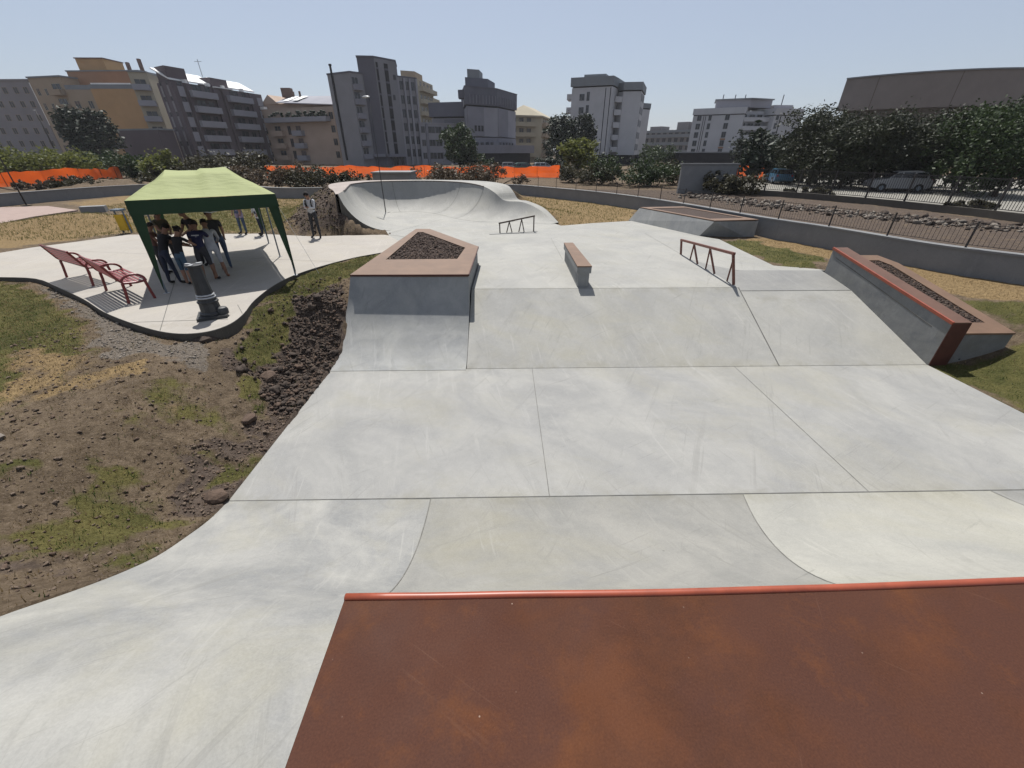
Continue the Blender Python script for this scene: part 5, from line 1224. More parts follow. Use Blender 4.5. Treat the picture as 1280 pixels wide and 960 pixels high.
# 4 pink beige gabled
B = Bld((-48,122), 'pinkish beige apartment block with gabled attic and roof terrace plants')
A0, A1 = (-65.,128.), (-41.0,117.5); f = Face(A0, A1); bk = back(A0, A1, 13)
B.vol(bk, 0, 12.4, 'b_pink')
L_ = f.L
B.vol([tuple(f.at(1.2,0,-1.5).xy), tuple(f.at(L_-.5,0,-3).xy), tuple(f.at(L_-.5,0,-12).xy), tuple(f.at(1.2,0,-12).xy)], 12.42, 13.6, 'b_pink', 'attic')
b = MB(); ps = [f.at(1.2,13.6,-1.4), f.at(7.2,13.6,-1.4), f.at(4.2,15.6,-1.4)]; ps2 = [p_-Vector((f.n.x,f.n.y,0))*9 for p_ in ps]
b.add(ps+ps2, [(0,1,2),(5,4,3),(0,2,5,3),(2,1,4,5),(1,0,3,4)]); B.part('gable', b, M['b_pink'])
b = MB(); ps = [f.at(7.0,13.9,-1.), f.at(L_-.3,12.9,-1.), f.at(L_-.3,15.0,-6), f.at(7.0,15.6,-6)]; b.add(ps+[p_-Vector((0,0,.2)) for p_ in ps], [(0,1,2,3),(7,6,5,4),(0,4,5,1),(1,5,6,2),(2,6,7,3),(3,7,4,0)]); B.part('roof_slab', b, M['b_palegrey'])
for a0, a1 in ((8.8,10.6),(12.,13.8)): b = MB(); ps = [f.at(a0,14.25,-1.6), f.at(a1,14.1,-1.6), f.at(a1+.6,15.3,-5), f.at(a0+.6,15.4,-5)]; b.add(ps, [(0,1,2,3)]); B.part('skylight', b, M['b_roofwhite'])
B.strip(f, .1, 3.6, 12.42, 13.0, -.9, .1, 'b_roofwhite', 'white_awning')
b = MB(); p_ = f.at(7.4,0,-5); b.bx(p_.x-1.2,p_.x+1.2,p_.y-.8,p_.y+.8,15.2,17.2); B.part('chimney', b, M['b_tile'])
for a in (9.4,11.6): b = MB(); p_ = f.at(a,0,-5); b.bx(p_.x-.2,p_.x+.2,p_.y-.2,p_.y+.2,15,16.4); B.part('chimney', b, M['b_tile'])
B.strip(f, 4.2, L_-1.2, 9.4, 10.4, 0, 1.6, 'b_palegrey', 'terrace'); 
r = np.random.default_rng(3)
b = MB()
for i in range(60): p_ = f.at(r.uniform(4.4,L_-1.4), r.uniform(10.4,11.6), r.uniform(.7,1.5)); b.ell(p_, (.4,.35,.32), 6, 4)
B.part('terrace_plants', b, M['leaf_dark'])
for k in range(4):
    z = .8+k*2.75
    B.window(f, 2.2, z+.8, 1.1, 1.3, 'b_beige', shutter=True)
    if k < 3:
        B.balcony(f, 5.2, 9.0, z+.3, 1.2, 'b_pink', 1.0); B.balcony(f, 12.3, 15.6, z+.3, 1.2, 'b_palegrey', 1.0)
        B.window(f, 6.6, z+.35, 2.0, 2.0, 'b_beige'); B.window(f, 10.6, z+.5, 1.0, 1.8, 'b_tile'); B.window(f, 13.8, z+.35, 1.6, 2.0, 'b_beige', shutter=True)
    B.window(f, L_-.9, z+.8, 1.2, 1.4, 'b_beige')
# 5 grey slab and tower
B = Bld((-32,110), 'dark grey tower block with black window strips and a slab wing with black flue')
P0, P1, P2_ = (-38.3,110.2), (-32.3,106.8), (-30.4,108.6)
f0, f1 = Face(P0, P1), Face(P1, P2_)
B.vol([P0, P1, P2_, (-26,118), (-36,120)], 0, 17.4, 'b_slab'); B.roof([P0, P1, P2_, (-26,118), (-36,120)], 17.4, .3, .12, 'b_towerdk')
a = 1.6; b = MB(); f0.slab(b, a-.15, a+.2, 1.2, 18.9, .02, .3); B.part('flue', b, M['b_black'])
b = MB(); f0.slab(b, a-.25, a+.3, 18.9, 19.2, -.02, .35); B.part('flue_cap', b, M['b_black'])
for k in range(6): z = 1.6+k*2.6; B.window(f1, .9, z+.6, 1.3, 1.5, 'b_light'); B.balcony(f1, .2, 2.1, z, .9, 'b_mid', .9)
T0, T1, T2 = (-31.2,111.6), (-27.5,109.2), (-23.9,113.6); g0, g1 = Face(T0, T1), Face(T1, T2)
T0b = (-31.0, 108.9)
g0 = Face(T0b, T1)
B.vol([T0b, T1, T2, (-25,120), (-33,119)], 0, 20.3, 'b_towerdk', 'tower_wall'); B.roof([T0b, T1, T2, (-25,120), (-33,119)], 20.3, .3, .15, 'b_towerdk')
B.strip(g1, .05, 5.6, 2.2, 20.25, .0, .12, 'b_towerlt', 'light_panel')
for a, w in ((.55,.5),(2.9,1.0)):
    b = MB(); g1.slab(b, a-w/2, a+w/2, 2.4, 19.6, .1, .16); B.part('window_strip', b, M['b_black'])
    for k in range(7): B.strip(g1, a-w/2, a+w/2, 4.6+k*2.3, 4.95+k*2.3, .161, .2, 'b_towerdk', 'spandrel')
B.window(g1, 4.9, 17.0, .6, .8, 'b_towerdk', .12); B.window(g1, 4.2, 13.2, .5, .9, 'b_towerdk', .12)
B.strip(g1, .2, 5.0, 1.9, 2.5, 0, 1.2, 'b_mid', 'entrance_canopy'); B.strip(g0, .2, 3.4, 1.9, 2.5, 0, 1.0, 'b_mid', 'entrance_canopy')
B.window(g1, 2.4, .1, 1.6, 1.7, 'b_mid', .12); B.window(g1, 4.4, .1, 1.0, 1.7, 'b_mid', .12)
Q0, Q1 = (-24.3,114.2), (-20.2,117.6); h0 = Face(Q0, Q1)
B.vol([Q0, Q1, (-23,126), (-28,123)], 0, 17.7, 'b_slab', 'side_wing'); B.roof([Q0, Q1, (-23,126), (-28,123)], 17.7, .25, .1, 'b_towerdk')
for a in (.35, 1.9, 3.3, 5.0): B.strip(h0, a-.22, a+.22, 0, 17.6, 0, .35, 'b_light')
for k in range(6):
    z = 1.4+k*2.7
    for a in (1.12, 2.6, 4.15): B.window(h0, a, z+.5, .9, 1.6, 'b_mid')
# 6 terraced beige behind
B = Bld((-22,150), 'beige stepped apartment block with glazed terraces peeping out behind the grey tower')
B.vol([(-28.5,137),(-23.6,139),(-21.4,152),(-30,156)], 0, 20.5, 'b_cream'); B.vol([(-28,138.5),(-24.4,140.),(-23.5,147),(-29,150)], 20.52, 22.2, 'b_beige', 'penthouse')
f = Face((-23.6,139), (-21.4,152)); 
for k in range(6): B.balcony(f, .3, f.L-.3, 3.4+k*2.9, 1.4, 'b_cream', .9); 
for k in range(6):
    for a in (2., 5., 8., 11.): B.window(f, a, 3.6+k*2.9, 1.5, 1.9, 'b_beige')
B.vol([(-23.4,141),(-20.6,160),(-26,162),(-27,146)], 0, 17.4, 'b_cream', 'lower_wing')
# 7 low white
B = Bld((-18,120), 'low pale three-storey block with dark ribbon windows left of the round tree', 'office_building')
P0, P1 = (-20.5,116.6), (-11.5,121.5); f = Face(P0, P1); B.vol(back(P0, P1, 10), 0, 8.9, 'b_light'); B.roof(back(P0, P1, 10), 8.9, .25, .2, 'b_light')
for k in range(3):
    z = 1.0+k*2.8
    for a in (.9, 3.1, 4.9, 7.2, 9.1): B.window(f, a, z+.4, 1.55 if a > 1 else .9, 1.3, 'b_mid')
B.strip(f, 1.6, 2.1, 0, 8.9, 0, .3, 'b_mid')
# 8 dark complex
B = Bld((-4,122), 'dark grey-blue office block of stacked volumes with overhanging bands', 'office_building')
M0, M1, M2_ = (-8.7,115), (-1.4,119.9), (3.6,131)
f0, f1 = Face(M0, M1), Face(M1, M2_); bkp = [(-.5,138), (-11,132)]
core = [M0, M1, M2_]+bkp
def shrink(poly, k): c = Vector((sum(p[0] for p in poly)/len(poly), sum(p[1] for p in poly)/len(poly))); return [tuple(c+(Vector(p)-c)*k) for p in poly]
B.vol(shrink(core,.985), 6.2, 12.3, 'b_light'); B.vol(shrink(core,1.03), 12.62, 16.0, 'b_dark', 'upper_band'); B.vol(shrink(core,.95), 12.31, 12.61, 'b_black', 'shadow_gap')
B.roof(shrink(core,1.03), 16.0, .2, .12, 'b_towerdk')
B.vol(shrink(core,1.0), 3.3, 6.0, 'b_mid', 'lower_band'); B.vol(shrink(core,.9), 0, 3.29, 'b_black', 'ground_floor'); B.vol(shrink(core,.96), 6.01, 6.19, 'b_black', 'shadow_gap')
B.vol([(-8.9,118.5),(-3.6,121),(-2,128),(-9,128)], 16.2, 18.2, 'b_dark', 'penthouse'); B.vol([(-8.4,119.5),(-5.6,120.6),(-5,126),(-8.4,126)], 18.22, 19.9, 'b_cap', 'lift_tower')
B.vol([(-10.6,117),(-8.6,116.3),(-8.6,120),(-10.6,120)], 14.0, 15.6, 'b_dark', 'side_balcony')
B.strip(f0, .3, 4.9, 6.3, 12.2, -.15, .06, 'b_mid', 'panel'); B.strip(f1, .5, 6.6, 6.3, 12.2, -.2, .06, 'b_mid', 'panel')
for a in (2.4, 3.4, 4.3): B.window(f0, a, 7.4, .45, 1.0, 'b_black', .06)
for i in range(9): B.strip(f0, .9+i*.9, 1.05+i*.9, 12.9, 14.6, .25, .34, 'b_mid', 'fin')
for i in range(10): B.strip(f1, .9+i*1.1, 1.08+i*1.1, 12.9, 14.6, .3, .4, 'b_mid', 'fin')
for a in (1.2, 2.6, 4.1, 5.6, 7.): B.window(f0, a, 4.1, .8, .9, 'b_mid', .08)
for a in (1.5, 3.5, 5.5, 7.5, 9.5): B.window(f1, a, 4.1, .9, .9, 'b_mid', .08)
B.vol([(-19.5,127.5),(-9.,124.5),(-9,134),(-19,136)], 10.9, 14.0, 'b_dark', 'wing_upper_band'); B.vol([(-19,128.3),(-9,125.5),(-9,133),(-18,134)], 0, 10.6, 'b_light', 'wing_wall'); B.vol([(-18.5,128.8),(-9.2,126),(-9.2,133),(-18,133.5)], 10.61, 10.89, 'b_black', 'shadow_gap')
fw_ = Face((-19,128.3), (-9,125.5))
for a in (4.4, 5.4, 6.6, 7.6): B.window(fw_, a, 7.6, .6, 1.2, 'b_mid')
B.strip(fw_, 3.6, 8.4, 6.4, 10.3, -.1, .05, 'b_mid', 'panel')
B.vol([(-7.6,112.6),(-.6,117.4),(8.5,127),(6,133),(-3,124),(-8.5,117)], 2.6, 4.4, 'b_mid', 'podium_band'); B.vol([(-7,114),(-.8,118.2),(7.4,127),(5,131),(-3,124),(-8,117)], 0, 2.59, 'b_black', 'podium_base')
# 9 gabled beige
B = Bld((12,160), 'small beige apartment block with hipped roof between the dark office and the conifers')
P0, P1, P2_ = (1.5,146), (12.2,150), (18.5,172); f0, f1 = Face(P0, P1), Face(P1, P2_); fp = [P0, P1, P2_, (6,176), (-2,164)]
B.vol(fp, 0, 12.2, 'b_cream')
c = (8.4,160); rp = [tuple(Vector(c)+(Vector(p)-Vector(c))*1.07) for p in fp]
b = MB(); n = len(rp); vs = [(p[0],p[1],12.2) for p in rp]+[(p[0],p[1],12.6) for p in rp]+[(6.5,152.5,15.6),(11,166,15.6)]
fs = [tuple(range(n))[::-1]]+[(i,(i+1) % n,n+(i+1) % n,n+i) for i in range(n)]+[(n,n+1,2*n),(n+1,n+2,2*n+1,2*n),(n+2,n+3,2*n+1),(n+3,n+4,2*n+1),(n+4,n,2*n,2*n+1)]
b.add(vs, fs); B.part('roof', b, M['b_cream'])
for k in range(4):
    z = 1.6+k*2.75; B.balcony(f0, .5, f0.L-2.2, z, 1.3, 'b_cream', 1.0); B.balcony(f1, .8, f1.L*.6, z, 1.3, 'b_beige', 1.)
    for a in (2., 4.5, 7.): B.window(f0, a, z+.1, 1.4, 2., 'b_beige')
    for a in (3., 6., 9., 12.): B.window(f1, a, z+.1, 1.4, 2., 'b_beige')
# 10 white tower
def tower_block(B, pts, depth, ztop, par, wall, cap, name='wall'):
    polys = pts+[tuple(Vector(pts[-1])+Vector(depth)), tuple(Vector(pts[0])+Vector(depth))]
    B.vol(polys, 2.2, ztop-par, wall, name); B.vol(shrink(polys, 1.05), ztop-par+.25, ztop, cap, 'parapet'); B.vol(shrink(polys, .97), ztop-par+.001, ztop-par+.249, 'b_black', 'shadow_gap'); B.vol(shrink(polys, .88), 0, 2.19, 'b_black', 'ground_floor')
    return polys
B = Bld((24,121), 'tall white tower block with heavy dark parapet and narrow vertical window slots')
P0, P1, P2_, P3 = (16.9,120), (26.0,116.6), (28.0,120.3), (29.6,120.3)
f0, f1 = Face(P0, P1), Face(P1, P2_)
pl_ = tower_block(B, [P0, P1, P2_], (6,12), 18.3, 2.0, 'b_white', 'b_cap')
B.vol([(20,122),(25,120.5),(27,125),(22,127)], 18.31, 19.2, 'b_cap', 'roof_room')
for k in range(5):
    z = 3.2+k*2.65
    B.window(f0, 2.6, z, 1.1, 1.2, 'b_cap'); B.window(f0, 4.1, z-.1, .6, 1.7, 'b_cap')
for a in (8.2, 9.35): b = MB(); f0.slab(b, a-.09, a+.09, 2.3, 16.1, -.03, .012); B.part('window_slot', b, M['b_black'])
for k in range(5): B.balcony(Face((18.2,125), P0), .2, 4.6, 3.4+k*2.7, 1.2, 'b_white', 1.)
P4, P5, P6 = (29.4,119.2), (33.6,118.6), (37.4,128.5); g0, g1 = Face(P4, P5), Face(P5, P6)
tower_block(B, [P4, P5, P6], (-3,8), 17.4, 1.8, 'b_white', 'b_cap', 'rear_block')
gr_ = Face((26.9,119.6), (30.8,120.6))
B.vol([(26.6,121),(30.6,121.5),(30,126),(26,126)], 2.2, 16.2, 'b_light', 'recess_wall')
for k in range(5): z = 3.0+k*2.65; B.balcony(gr_, .4, 3.2, z, .9, 'b_white', 1.); B.window(gr_, 1.9, z+.1, 1.5, 1.9, 'b_cap', -1.2)
for k in range(5):
    z = 3.3+k*2.65
    for a in (2.2, 5.2, 8.2): B.window(g1, a, z, .9, 1.3, 'b_cap')
b = MB(); g1.slab(b, .9, 1.2, 2.3, 15.4, -.03, .012); B.part('window_slot', b, M['b_black'])
tower_block(B, [(38.2,134),(41.6,136),(43,141)], (-3,8), 14.6, 1.4, 'b_white', 'b_cap', 'far_block')
# 11 far low building
B = Bld((63,182), 'distant low brown flat-roofed block between the white tower and the white apartments')
P0, P1 = (55,190), (70.5,172); f = Face(P0, P1); bk = back(P0, P1, 16); B.vol(bk, 0, 9.2, 'b_far'); B.roof(bk, 9.2, .8, .4, 'b_cap')
for k in range(3): B.strip(f, 0, f.L, 2.4+k*2.6, 3.4+k*2.6, 0, .5, 'b_cap', 'band')
for i in range(9): 
    for k in range(3): B.window(f, 1.6+i*2.5, 3.5+k*2.6, 1.4, 1.3, 'b_far')
for a, w, hgt in ((3,5,1.5),(14.5,4.5,2.6),(20.5,2.6,1.6)): b = MB(); f.slab(b, a, a+w, 10.0, 10.0+hgt, -9, -3); B.part('roof_room', b, M['b_far'])
# 12 white apartments
B = Bld((58,118), 'white apartment block with dark parapet bands and ribbons of balconies behind the car park')
P0, P1, P2_ = (48.0,120.2), (58.2,114.8), (61.6,118.4); P3 = (66.4,115.6); P4, P5 = (73.6,117.3), (77.2,122.4)
f0 = Face(P0, P1); fr = Face((58.6,116.6), (65.9,117.6)); f2 = Face((65.9,115.4), P4)
def wblock(pts, dep, ztop, nm):
    polys = pts+[tuple(Vector(pts[-1])+Vector(dep)), tuple(Vector(pts[0])+Vector(dep))]
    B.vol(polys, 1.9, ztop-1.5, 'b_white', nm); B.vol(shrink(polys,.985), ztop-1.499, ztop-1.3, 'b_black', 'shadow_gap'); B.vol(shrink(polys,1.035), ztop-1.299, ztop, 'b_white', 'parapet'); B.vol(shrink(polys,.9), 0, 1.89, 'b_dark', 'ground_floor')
wblock([P0, P1], (6,10), 12.2, 'wall'); wblock([(65.9,115.4), P4, P5], (-2,9), 12.0, 'wall')
B.vol([(58,117.6),(66.2,118.8),(67,126),(60,126)], 1.9, 11.6, 'b_white', 'recess_wall')
B.vol([(53,120),(60,116.8),(66.5,119),(66,126),(56,127)], 12.25, 13.9, 'b_light', 'penthouse'); B.roof([(53,120),(60,116.8),(66.5,119),(66,126),(56,127)], 13.9, .25, .4, 'b_cap')
B.vol([(67,118.5),(72,119),(73,124),(67,124)], 12.05, 12.9, 'b_light', 'roof_room')
for k in range(5):
    z = 2.2+k*1.82
    for a, w in ((1.5,.9),(4.0,.6),(7.9,.9)): B.window(f0, a, z+.2, w, 1.15, 'b_cap')
    B.strip(f0, 7.3, 8.5, z+1.45, z+1.8, 0, .05, 'b_terra', 'spandrel') if k in (0, 1) else None
    B.balcony(fr, .1, 7., z, .9, 'b_white', .75, o=.0)
    for a in (1.2, 3.4, 5.4): B.window(fr, a, z+.05, 1.3, 1.3, 'b_cap', -.9)
    B.window(f2, 1.0, z+.2, .7, 1.1, 'b_cap'); B.window(Face(P4, P5), 2.2, z+.3, .7, .9, 'b_cap')
for a in (2.5, 2.95): b = MB(); f0.slab(b, a-.08, a+.08, 2, 10.6, -.03, .012); B.part('window_slot', b, M['b_black'])
b = MB(); f2.slab(b, 1.8, 2.1, 2, 10.4, -.03, .012); B.part('window_slot', b, M['b_black'])
for x in (54.5, 57.5, 60.0, 69.5): b = MB(); b.bx(x-.08,x+.08,119.9,120.1,12,15.1); B.part('aerial', b, M['b_cap'])
# low shed roof in front of it
B = Bld((50,104), 'long low shed with thin pale roof edge in front of the white apartments', 'low_shed', 'shed')
B.vol([(39,102),(58,100),(59,106),(40,108)], 0, 2.7, 'b_black'); B.roof([(39,102),(58,100),(59,106),(40,108)], 2.71, .25, .5, 'b_cap')
# 13 arena
B = Bld((105,130), 'huge dark concrete arena drum with curved top on the right skyline', 'arena', 'arena')
ca = Vector((112.,139.)); ra = 33.8; a0_ = 214.
def arc(rad, a0, a1, n=40): return [(ca.x+rad*math.cos(R(a0+(a1-a0)*i/n)), ca.y+rad*math.sin(R(a0+(a1-a0)*i/n))) for i in range(n+1)]
up_ = arc(ra, a0_, a0_+132, 48); B.vol(up_, 11.7, 18.2, 'b_arena', 'upper_drum')
lo_ = arc(ra-1.4, a0_+2, a0_+130); B.vol(lo_, 0, 11.69, 'b_arenadk', 'lower_drum')
for i in range(4, 48, 9):
    p = up_[i]; n_ = (Vector(p)-ca).normalized(); tq = Vector((-n_.y, n_.x)); b = MB()
    q0, q1 = Vector(p)-tq*.07+n_*.03, Vector(p)+tq*.07+n_*.03
    b.add([(q0.x,q0.y,11.8),(q1.x,q1.y,11.8),(q1.x,q1.y,18.1),(q0.x,q0.y,18.1)], [(0,1,2,3)]); B.part('panel_joint', b, M['b_arenadk'])
wb = wall_band(arc(ra+.1, a0_, a0_+132), .5, 18.21, 18.45); B.part('coping', wb, M['b_cap'])
# ---------------------------------------------------------------- vegetation
def foliage(name, blobs, n, leaf_size, mat, parent, O, seed, inner=.35, up=.2, elong=1.7):
    """blobs: (x,y,z,rx,ry,rz); n leaves in all, gathered in clumps over and through each blob."""
    r = np.random.default_rng(seed); vol = np.array([b[3]*b[4]+b[4]*b[5]+b[3]*b[5] for b in blobs]); vol /= vol.sum(); C = []
    for b, w in zip(blobs, vol):
        k = int(n*w); nc = max(5, k//38); d = r.normal(size=(nc, 3)); d /= np.linalg.norm(d, axis=1)[:, None]
        rad = r.uniform(inner, 1.03, nc)**.6; cc = d*rad[:, None]*np.array(b[3:6])+np.array(b[:3])
        w_ = r.integers(0, nc, k); sc = .17*np.array(b[3:6])*r.uniform(.7, 1.5, nc)[w_][:, None]
        C.append(cc[w_]+r.normal(size=(k, 3))*sc)
    C = np.vstack(C); C = C[C[:, 2] > .03]; n = len(C)
    a = r.normal(size=(n, 3)); a[:, 2] = a[:, 2]*.6-.15; a /= np.linalg.norm(a, axis=1)[:, None]
    q = r.normal(size=(n, 3)); q[:, 2] += up; bb = np.cross(a, q); bb /= np.linalg.norm(bb, axis=1)[:, None]+1e-9
    s = leaf_size*r.uniform(.6, 1.35, n)[:, None]; c = np.cross(a, bb)
    V = np.stack([C-a*s*elong*.5, C+bb*s*.42+c*s*.12, C+a*s*elong*.5, C-bb*s*.42+c*s*.12], 1).reshape(-1, 3)-np.array(O)
    return np_mesh(name, V, np.arange(n*4).reshape(-1, 4), M[mat], parent)
def tree(x, y, h, w, label, mat='leaf_mid', n=3500, ls=.16, seed=1, trunk=.25, group=None, lobes=9, zb=.3, name='tree', cat='tree', stretchz=1., dx=0., rt=None):
    r = np.random.default_rng(seed); O = (x, y, 0.); t = thing(name, O, label, cat, group); b = MB()
    rt = rt or .035*h*.6+.05; zt = h*zb; top = []
    pts = [Vector((x, y, -.1)), Vector((x+r.normal(0,.04)*h*.3, y, zt*.5)), Vector((x+dx*.4+r.normal(0,.05)*h*.3, y, zt*1.1))]
    b.tube(pts, [rt*1.25, rt, rt*.8], 8); blobs = []
    for k in range(lobes):
        a = 6.283*k/lobes+r.uniform(-.4,.4); f = r.uniform(.15,.62) if k else 0
        c = Vector((x+dx+math.cos(a)*w*.5*f*1.25, y+math.sin(a)*w*.5*f*1.25, zt+(h-zt)*r.uniform(.22,.80)))
        rr_ = w*r.uniform(.17,.30); rz_ = min(rr_*r.uniform(.8,1.15)*stretchz, (h-c.z)*.98 if h-c.z > .3 else .3)
        blobs.append((c.x, c.y, c.z, rr_, rr_, max(rz_, .25)))
        m_ = pts[-1].lerp(c, .5)+Vector((0,0,.1*h*(1-f))); b.tube([pts[-1]-Vector((0,0,.1)), m_, c], [rt*.55, rt*.35, rt*.12], 6)
    blobs.append((x+dx, y, h-w*.2, w*.2, w*.2, w*.2))
    b.build('trunk', M['bark'], t, smooth=True, origin=O); foliage('crown', blobs, n, ls, mat, t, O, seed+100)
    return t
def shrub(x, y, h, w, label, mat, n=1600, ls=.13, seed=1, group=None, d=None, name='shrub'):
    r = np.random.default_rng(seed); O = (x, y, 0.); t = thing(name, O, label, 'shrub', group); d = d or w*.7; blobs = []
    b = MB()
    w *= 1.18; h *= 1.06
    for k in range(10):
        cx_ = x+r.uniform(-.38,.38)*w; cy_ = y+r.uniform(-.38,.38)*d; hh = h*r.uniform(.55,1.0)*(1-.5*abs(cx_-x)/w); rr_ = min(w*.24, hh*.6)
        blobs.append((cx_, cy_, hh*.55, rr_*1.1, rr_, hh*.48)); b.tube([(x, y, -.05), (x+(cx_-x)*.4, y+(cy_-y)*.4, .1), (cx_, cy_, hh*.8)], [.035,.03,.01], 5)
    b.build('stem', M['bark'], t, origin=O); foliage('foliage', blobs, n, ls, mat, t, O, seed+50, inner=.1)
    return t
def at_px(u, v_top, Y): p = AY(u, v_top, Y); return p[0], p[2]
# left side
x, h = at_px(98, 134, 92); tree(x, 92, h, 9.2, 'large dark rounded tree in front of the yellow apartment block', 'leaf_dark', 8000, .42, 3, zb=.12, lobes=12)
for i, (u, v, Y, w, m, lab) in enumerate([
  (-8,186,52,8,'leaf_light','yellow-green bush cut by the left edge of the frame'),(24,183,54,6.5,'leaf_light','tallest yellow-green bush at the far left above the orange netting'),(58,186,56,6.5,'leaf_light','middle yellow-green bush below the large dark tree'),
  (92,187,58,6.0,'leaf_light','rightmost of the row of yellow-green bushes at the left'),(135,183,60,9,'leaf_mid','dark green bush beside the yellow-green row, above the end of the netting'),(200,186,56,4.2,'leaf_light','bright green sapling bush left of the gazebo roof'),
  (182,203,58,6,'leaf_mid','low dark bush behind the left end of the gazebo roof'),(232,192,56,6.5,'leaf_browngreen','olive-brown bush directly behind the gazebo roof'),(275,184,54,8.5,'leaf_browngreen','broad olive-green bush behind the right part of the gazebo roof'),
  (318,204,46,6.5,'leaf_brown','brown dry scrub to the right of the gazebo roof'),(362,206,44,6.0,'leaf_brown','brown dry scrub in front of the orange netting above the curved wall')]):
    x, h = at_px(u, v, Y); shrub(x, Y, h, w, lab, m, 3600, .22 if m != 'leaf_brown' else .15, 20+i, 'bushes beyond the curved wall')
for i, (u, v, Y, w, m, lab) in enumerate([
  (20,231,41,5,'leaf_brown','low dry brown scrub at the far left behind the curved wall'),(75,226,43,5.,'leaf_brown','low dry scrub on the earth heap behind the curved wall'),(118,224,42,4.5,'leaf_browngreen','low dark green scrub on the curved wall left of the gazebo'),(150,222,43,4.5,'leaf_browngreen','second low dark green scrub nearest the gazebo left corner'),
  (400,216,42,4.5,'leaf_browngreen','low scrub between the brown bushes and the concrete box behind the bowl'),(440,217,41,4.2,'leaf_browngreen','low green scrub just left of the concrete box behind the bowl'),(535,212,44,5.5,'leaf_brown','brown scrub just right of the concrete box behind the bowl'),(572,207,46,6.0,'leaf_brown','tallest brown scrub behind the middle of the bowl rim'),(612,212,46,6.,'leaf_brown','brown scrub behind the right part of the bowl rim')]):
    x, h = at_px(u, v, Y); shrub(x, Y, max(h*1.4, .9), w*1.35, lab, m, 3400, .13, 50+i, 'dry scrub along the curved wall')
x, h = at_px(573, 156, 88); tree(x, 88, h, 8.2, 'round dark green tree in front of the dark office block', 'leaf_mid', 7500, .32, 8, zb=.1, lobes=12)
x, h = at_px(602, 190, 86); shrub(x, 86, h, 3.5, 'small light green shrub at the right foot of the round tree', 'leaf_mid', 700, .25, 71)
x, h = at_px(708, 145, 98); tree(x, 98, h, 8.0, 'tall dark conifer left of the white tower block', 'leaf_dark', 6500, .36, 9, zb=.12, stretchz=1.6, lobes=12)
x, h = at_px(733, 142, 102); tree(x, 102, h, 6.0, 'narrow dark conifer against the face of the white tower block', 'leaf_dark', 5200, .36, 10, zb=.12, stretchz=1.8, lobes=10)
x, h = at_px(725, 174, 62); tree(x, 62, h, 5.6, 'light green young tree at the right end of the orange netting', 'leaf_light', 3800, .24, 11, zb=.15)
for i, (u, v, Y, w, m, lab) in enumerate([(690,196,78,6,'leaf_dark','dark low bush under the conifers'),(722,205,50,4.5,'leaf_browngreen','dull green bush below the light green young tree'),(752,203,48,4.5,'leaf_browngreen','dusty bush between the young tree and the big green shrub'),(786,189,46,6.0,'leaf_mid','big rounded green shrub in front of the white tower block'),(818,193,44,4.6,'leaf_mid','green shrub to the right of the big rounded one'),
  (848,196,47,4.2,'leaf_browngreen','grey-green shrub beside the plain grey wall'),(838,176,105,9,'leaf_mid','dark bush far behind the shrubs right of the white tower'),(918,205,36,3.4,'leaf_browngreen','dark twiggy bush at the end of the plain grey wall'),(770,192,84,16,'leaf_dark','dark hedge at the foot of the white tower block'),(952,187,88,12,'leaf_dark','black-green hedge right of the white apartments'),(1015,240,33.5,3.2,'leaf_browngreen','small shrub just behind the taller fence, nearest its left end'),(1210,262,24.,2.2,'leaf_browngreen','small dark shrub at the foot of the taller fence on the right')]):
    x, h = at_px(u, v, Y); shrub(x, Y, max(h, .7), w, lab, m, 2800, .14 if Y < 60 else .3, 90+i, None)
x, h = at_px(950, 165, 90); tree(x, 90, h, 9.0, 'dark round tree in front of the white apartments', 'leaf_dark', 3600, .36, 12, zb=.15)
RT = [(1007,150,47,3.9,'leaf_olive','sparse leaning tree at the left end of the row before the arena',1700),(1046,127,45,6.6,'leaf_olive','tallest tree of the row standing left of the arena edge',5200),(1085,138,41.5,6.6,'leaf_olive','second tree from the left over the white car',4800),(1128,136,40.5,6.6,'leaf_olive','broad olive-green tree directly behind the white car',5000),
 (1166,152,41,5.8,'leaf_olive','lower tree of the row under the middle of the arena',3800),(1212,128,39,6.8,'leaf_olive','big dark tree of the row with a pinkish trunk below',5200),(1258,126,36,6.6,'leaf_mid','green tree of the row near the right edge of the frame',5000),(1310,124,33,6.6,'leaf_mid','tree of the row cut by the right edge of the frame',3600)]
for i, (u, v, Y, w, m, lab, n) in enumerate(RT):
    x, h = at_px(u, v, Y); tree(x, Y, h*.95, w*1.1, lab, m, int(n*2.0), .15, 120+i*3, zb=.14, group='row of trees beyond the car park fence', lobes=13, stretchz=1.25, rt=.16)
# dark hedge closing the view under the row of trees
O = (45,56,0); t = thing('hedge', O, 'tall black-green hedge behind the row of trees, below the arena', 'hedge'); hb2 = [(29.5+i*1.75, 52.5-i*1.3, 2.3, 1.8, 1.4, 2.4) for i in range(24)]
foliage('foliage', hb2, 15000, .42, 'leaf_dark', t, O, 77, inner=.05)
b = MB()
for q in hb2[::2]: b.tube([(q[0],q[1],-.1),(q[0],q[1],1.6)], .08, 6)
b.build('stem', M['bark'], t, origin=O)
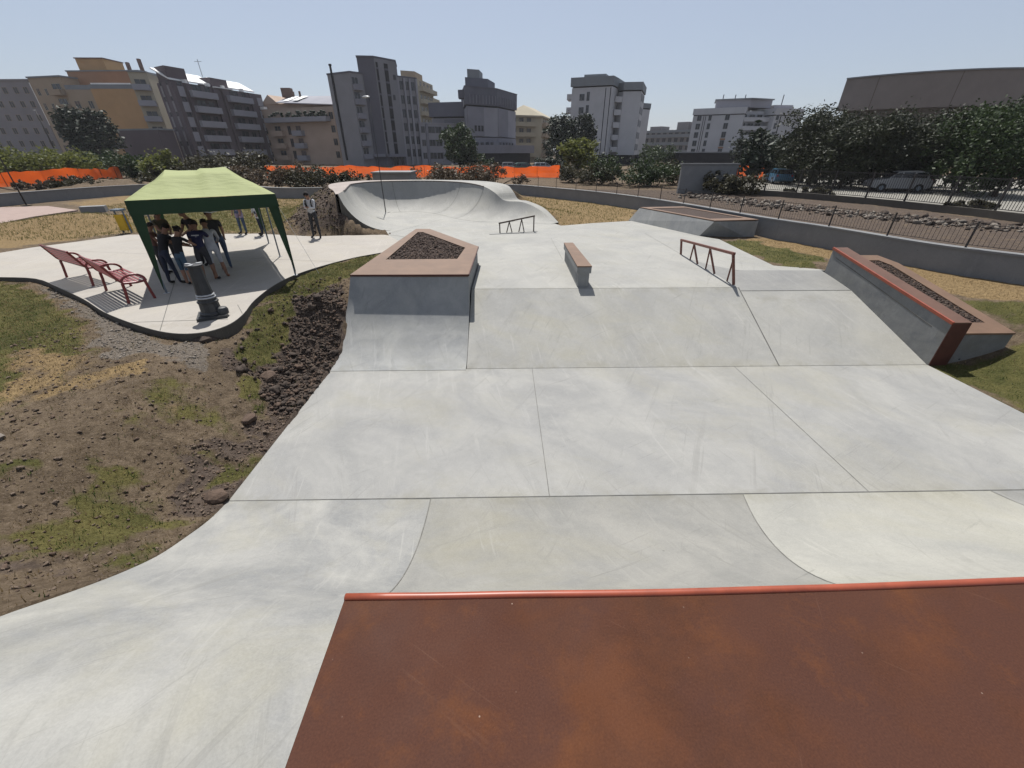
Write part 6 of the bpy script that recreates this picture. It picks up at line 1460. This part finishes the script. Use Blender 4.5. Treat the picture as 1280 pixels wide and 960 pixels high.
# ---------------------------------------------------------------- sky, sun, camera
SUN_EL, SUN_AZ = 61., -12.
w = bpy.data.worlds.new('World'); scene.world = w; w.use_nodes = True; nt = w.node_tree; bg = nt.nodes['Background']
sky = nt.nodes.new('ShaderNodeTexSky'); sky.sky_type = 'NISHITA'; sky.sun_disc = False; sky.sun_elevation = R(SUN_EL); sky.sun_rotation = R(SUN_AZ); sky.air_density = 1.0; sky.dust_density = 1.2; sky.ozone_density = 3.5
veil = mix(nt, .5, sky.outputs[0], (7.4,8.0,9.3)); nt.links.new(veil, bg.inputs[0]); bg.inputs[1].default_value = .060
sun = bpy.data.lights.new('sun', 'SUN'); sun.energy = 5.0; sun.angle = R(.53); sun.color = (1., .968, .915)
so = bpy.data.objects.new('sun', sun); link(so)
sd3 = Vector((math.sin(R(SUN_AZ))*math.cos(R(SUN_EL)), math.cos(R(SUN_AZ))*math.cos(R(SUN_EL)), math.sin(R(SUN_EL))))
so.rotation_euler = sd3.to_track_quat('Z', 'Y').to_euler()
cam = bpy.data.cameras.new('camera'); cam.sensor_width = 36; cam.lens = F/1280*36; cam.clip_start = .05; cam.clip_end = 5000
co = bpy.data.objects.new('camera', cam); link(co); co.location = (0, 0, H); co.rotation_euler = (R(90)-TH, 0, -YAW); scene.camera = co
scene.view_settings.view_transform = 'Standard'; scene.view_settings.look = 'None'; scene.view_settings.exposure = .50; scene.view_settings.gamma = 1; scene.view_settings.use_curve_mapping = False

hz = MB(); hz.bx(-1700,1700,-1600,1800,-3.,26.)
hm = bpy.data.materials.new('haze'); hm.use_nodes = True; nt = hm.node_tree; nt.nodes.remove(nt.nodes['Principled BSDF'])
pv = N(nt, 'ShaderNodeVolumePrincipled'); pv.inputs['Density'].default_value = .0002; pv.inputs['Color'].default_value = (.92,.94,1.,1); pv.inputs['Anisotropy'].default_value = .3
nt.links.new(pv.outputs[0], nt.nodes['Material Output'].inputs['Volume'])
tag(hz.build('haze', hm), kind='stuff')

# base colours scaled down evenly so shade deepens under the raised exposure
for m in bpy.data.materials:
    if not m.node_tree or m.name in ('haze', 'white_paint', 'b_roofwhite', 'orange_net'): continue
    nt = m.node_tree
    for l in list(nt.links):
        if (l.to_node.type == 'BSDF_PRINCIPLED' and l.to_socket.name == 'Base Color') or (l.to_node.type == 'BSDF_TRANSLUCENT' and l.to_socket.name == 'Color'):
            src, dst = l.from_socket, l.to_socket; nt.links.new(mix(nt, 1., src, (.75,.75,.75), 'MULTIPLY'), dst)
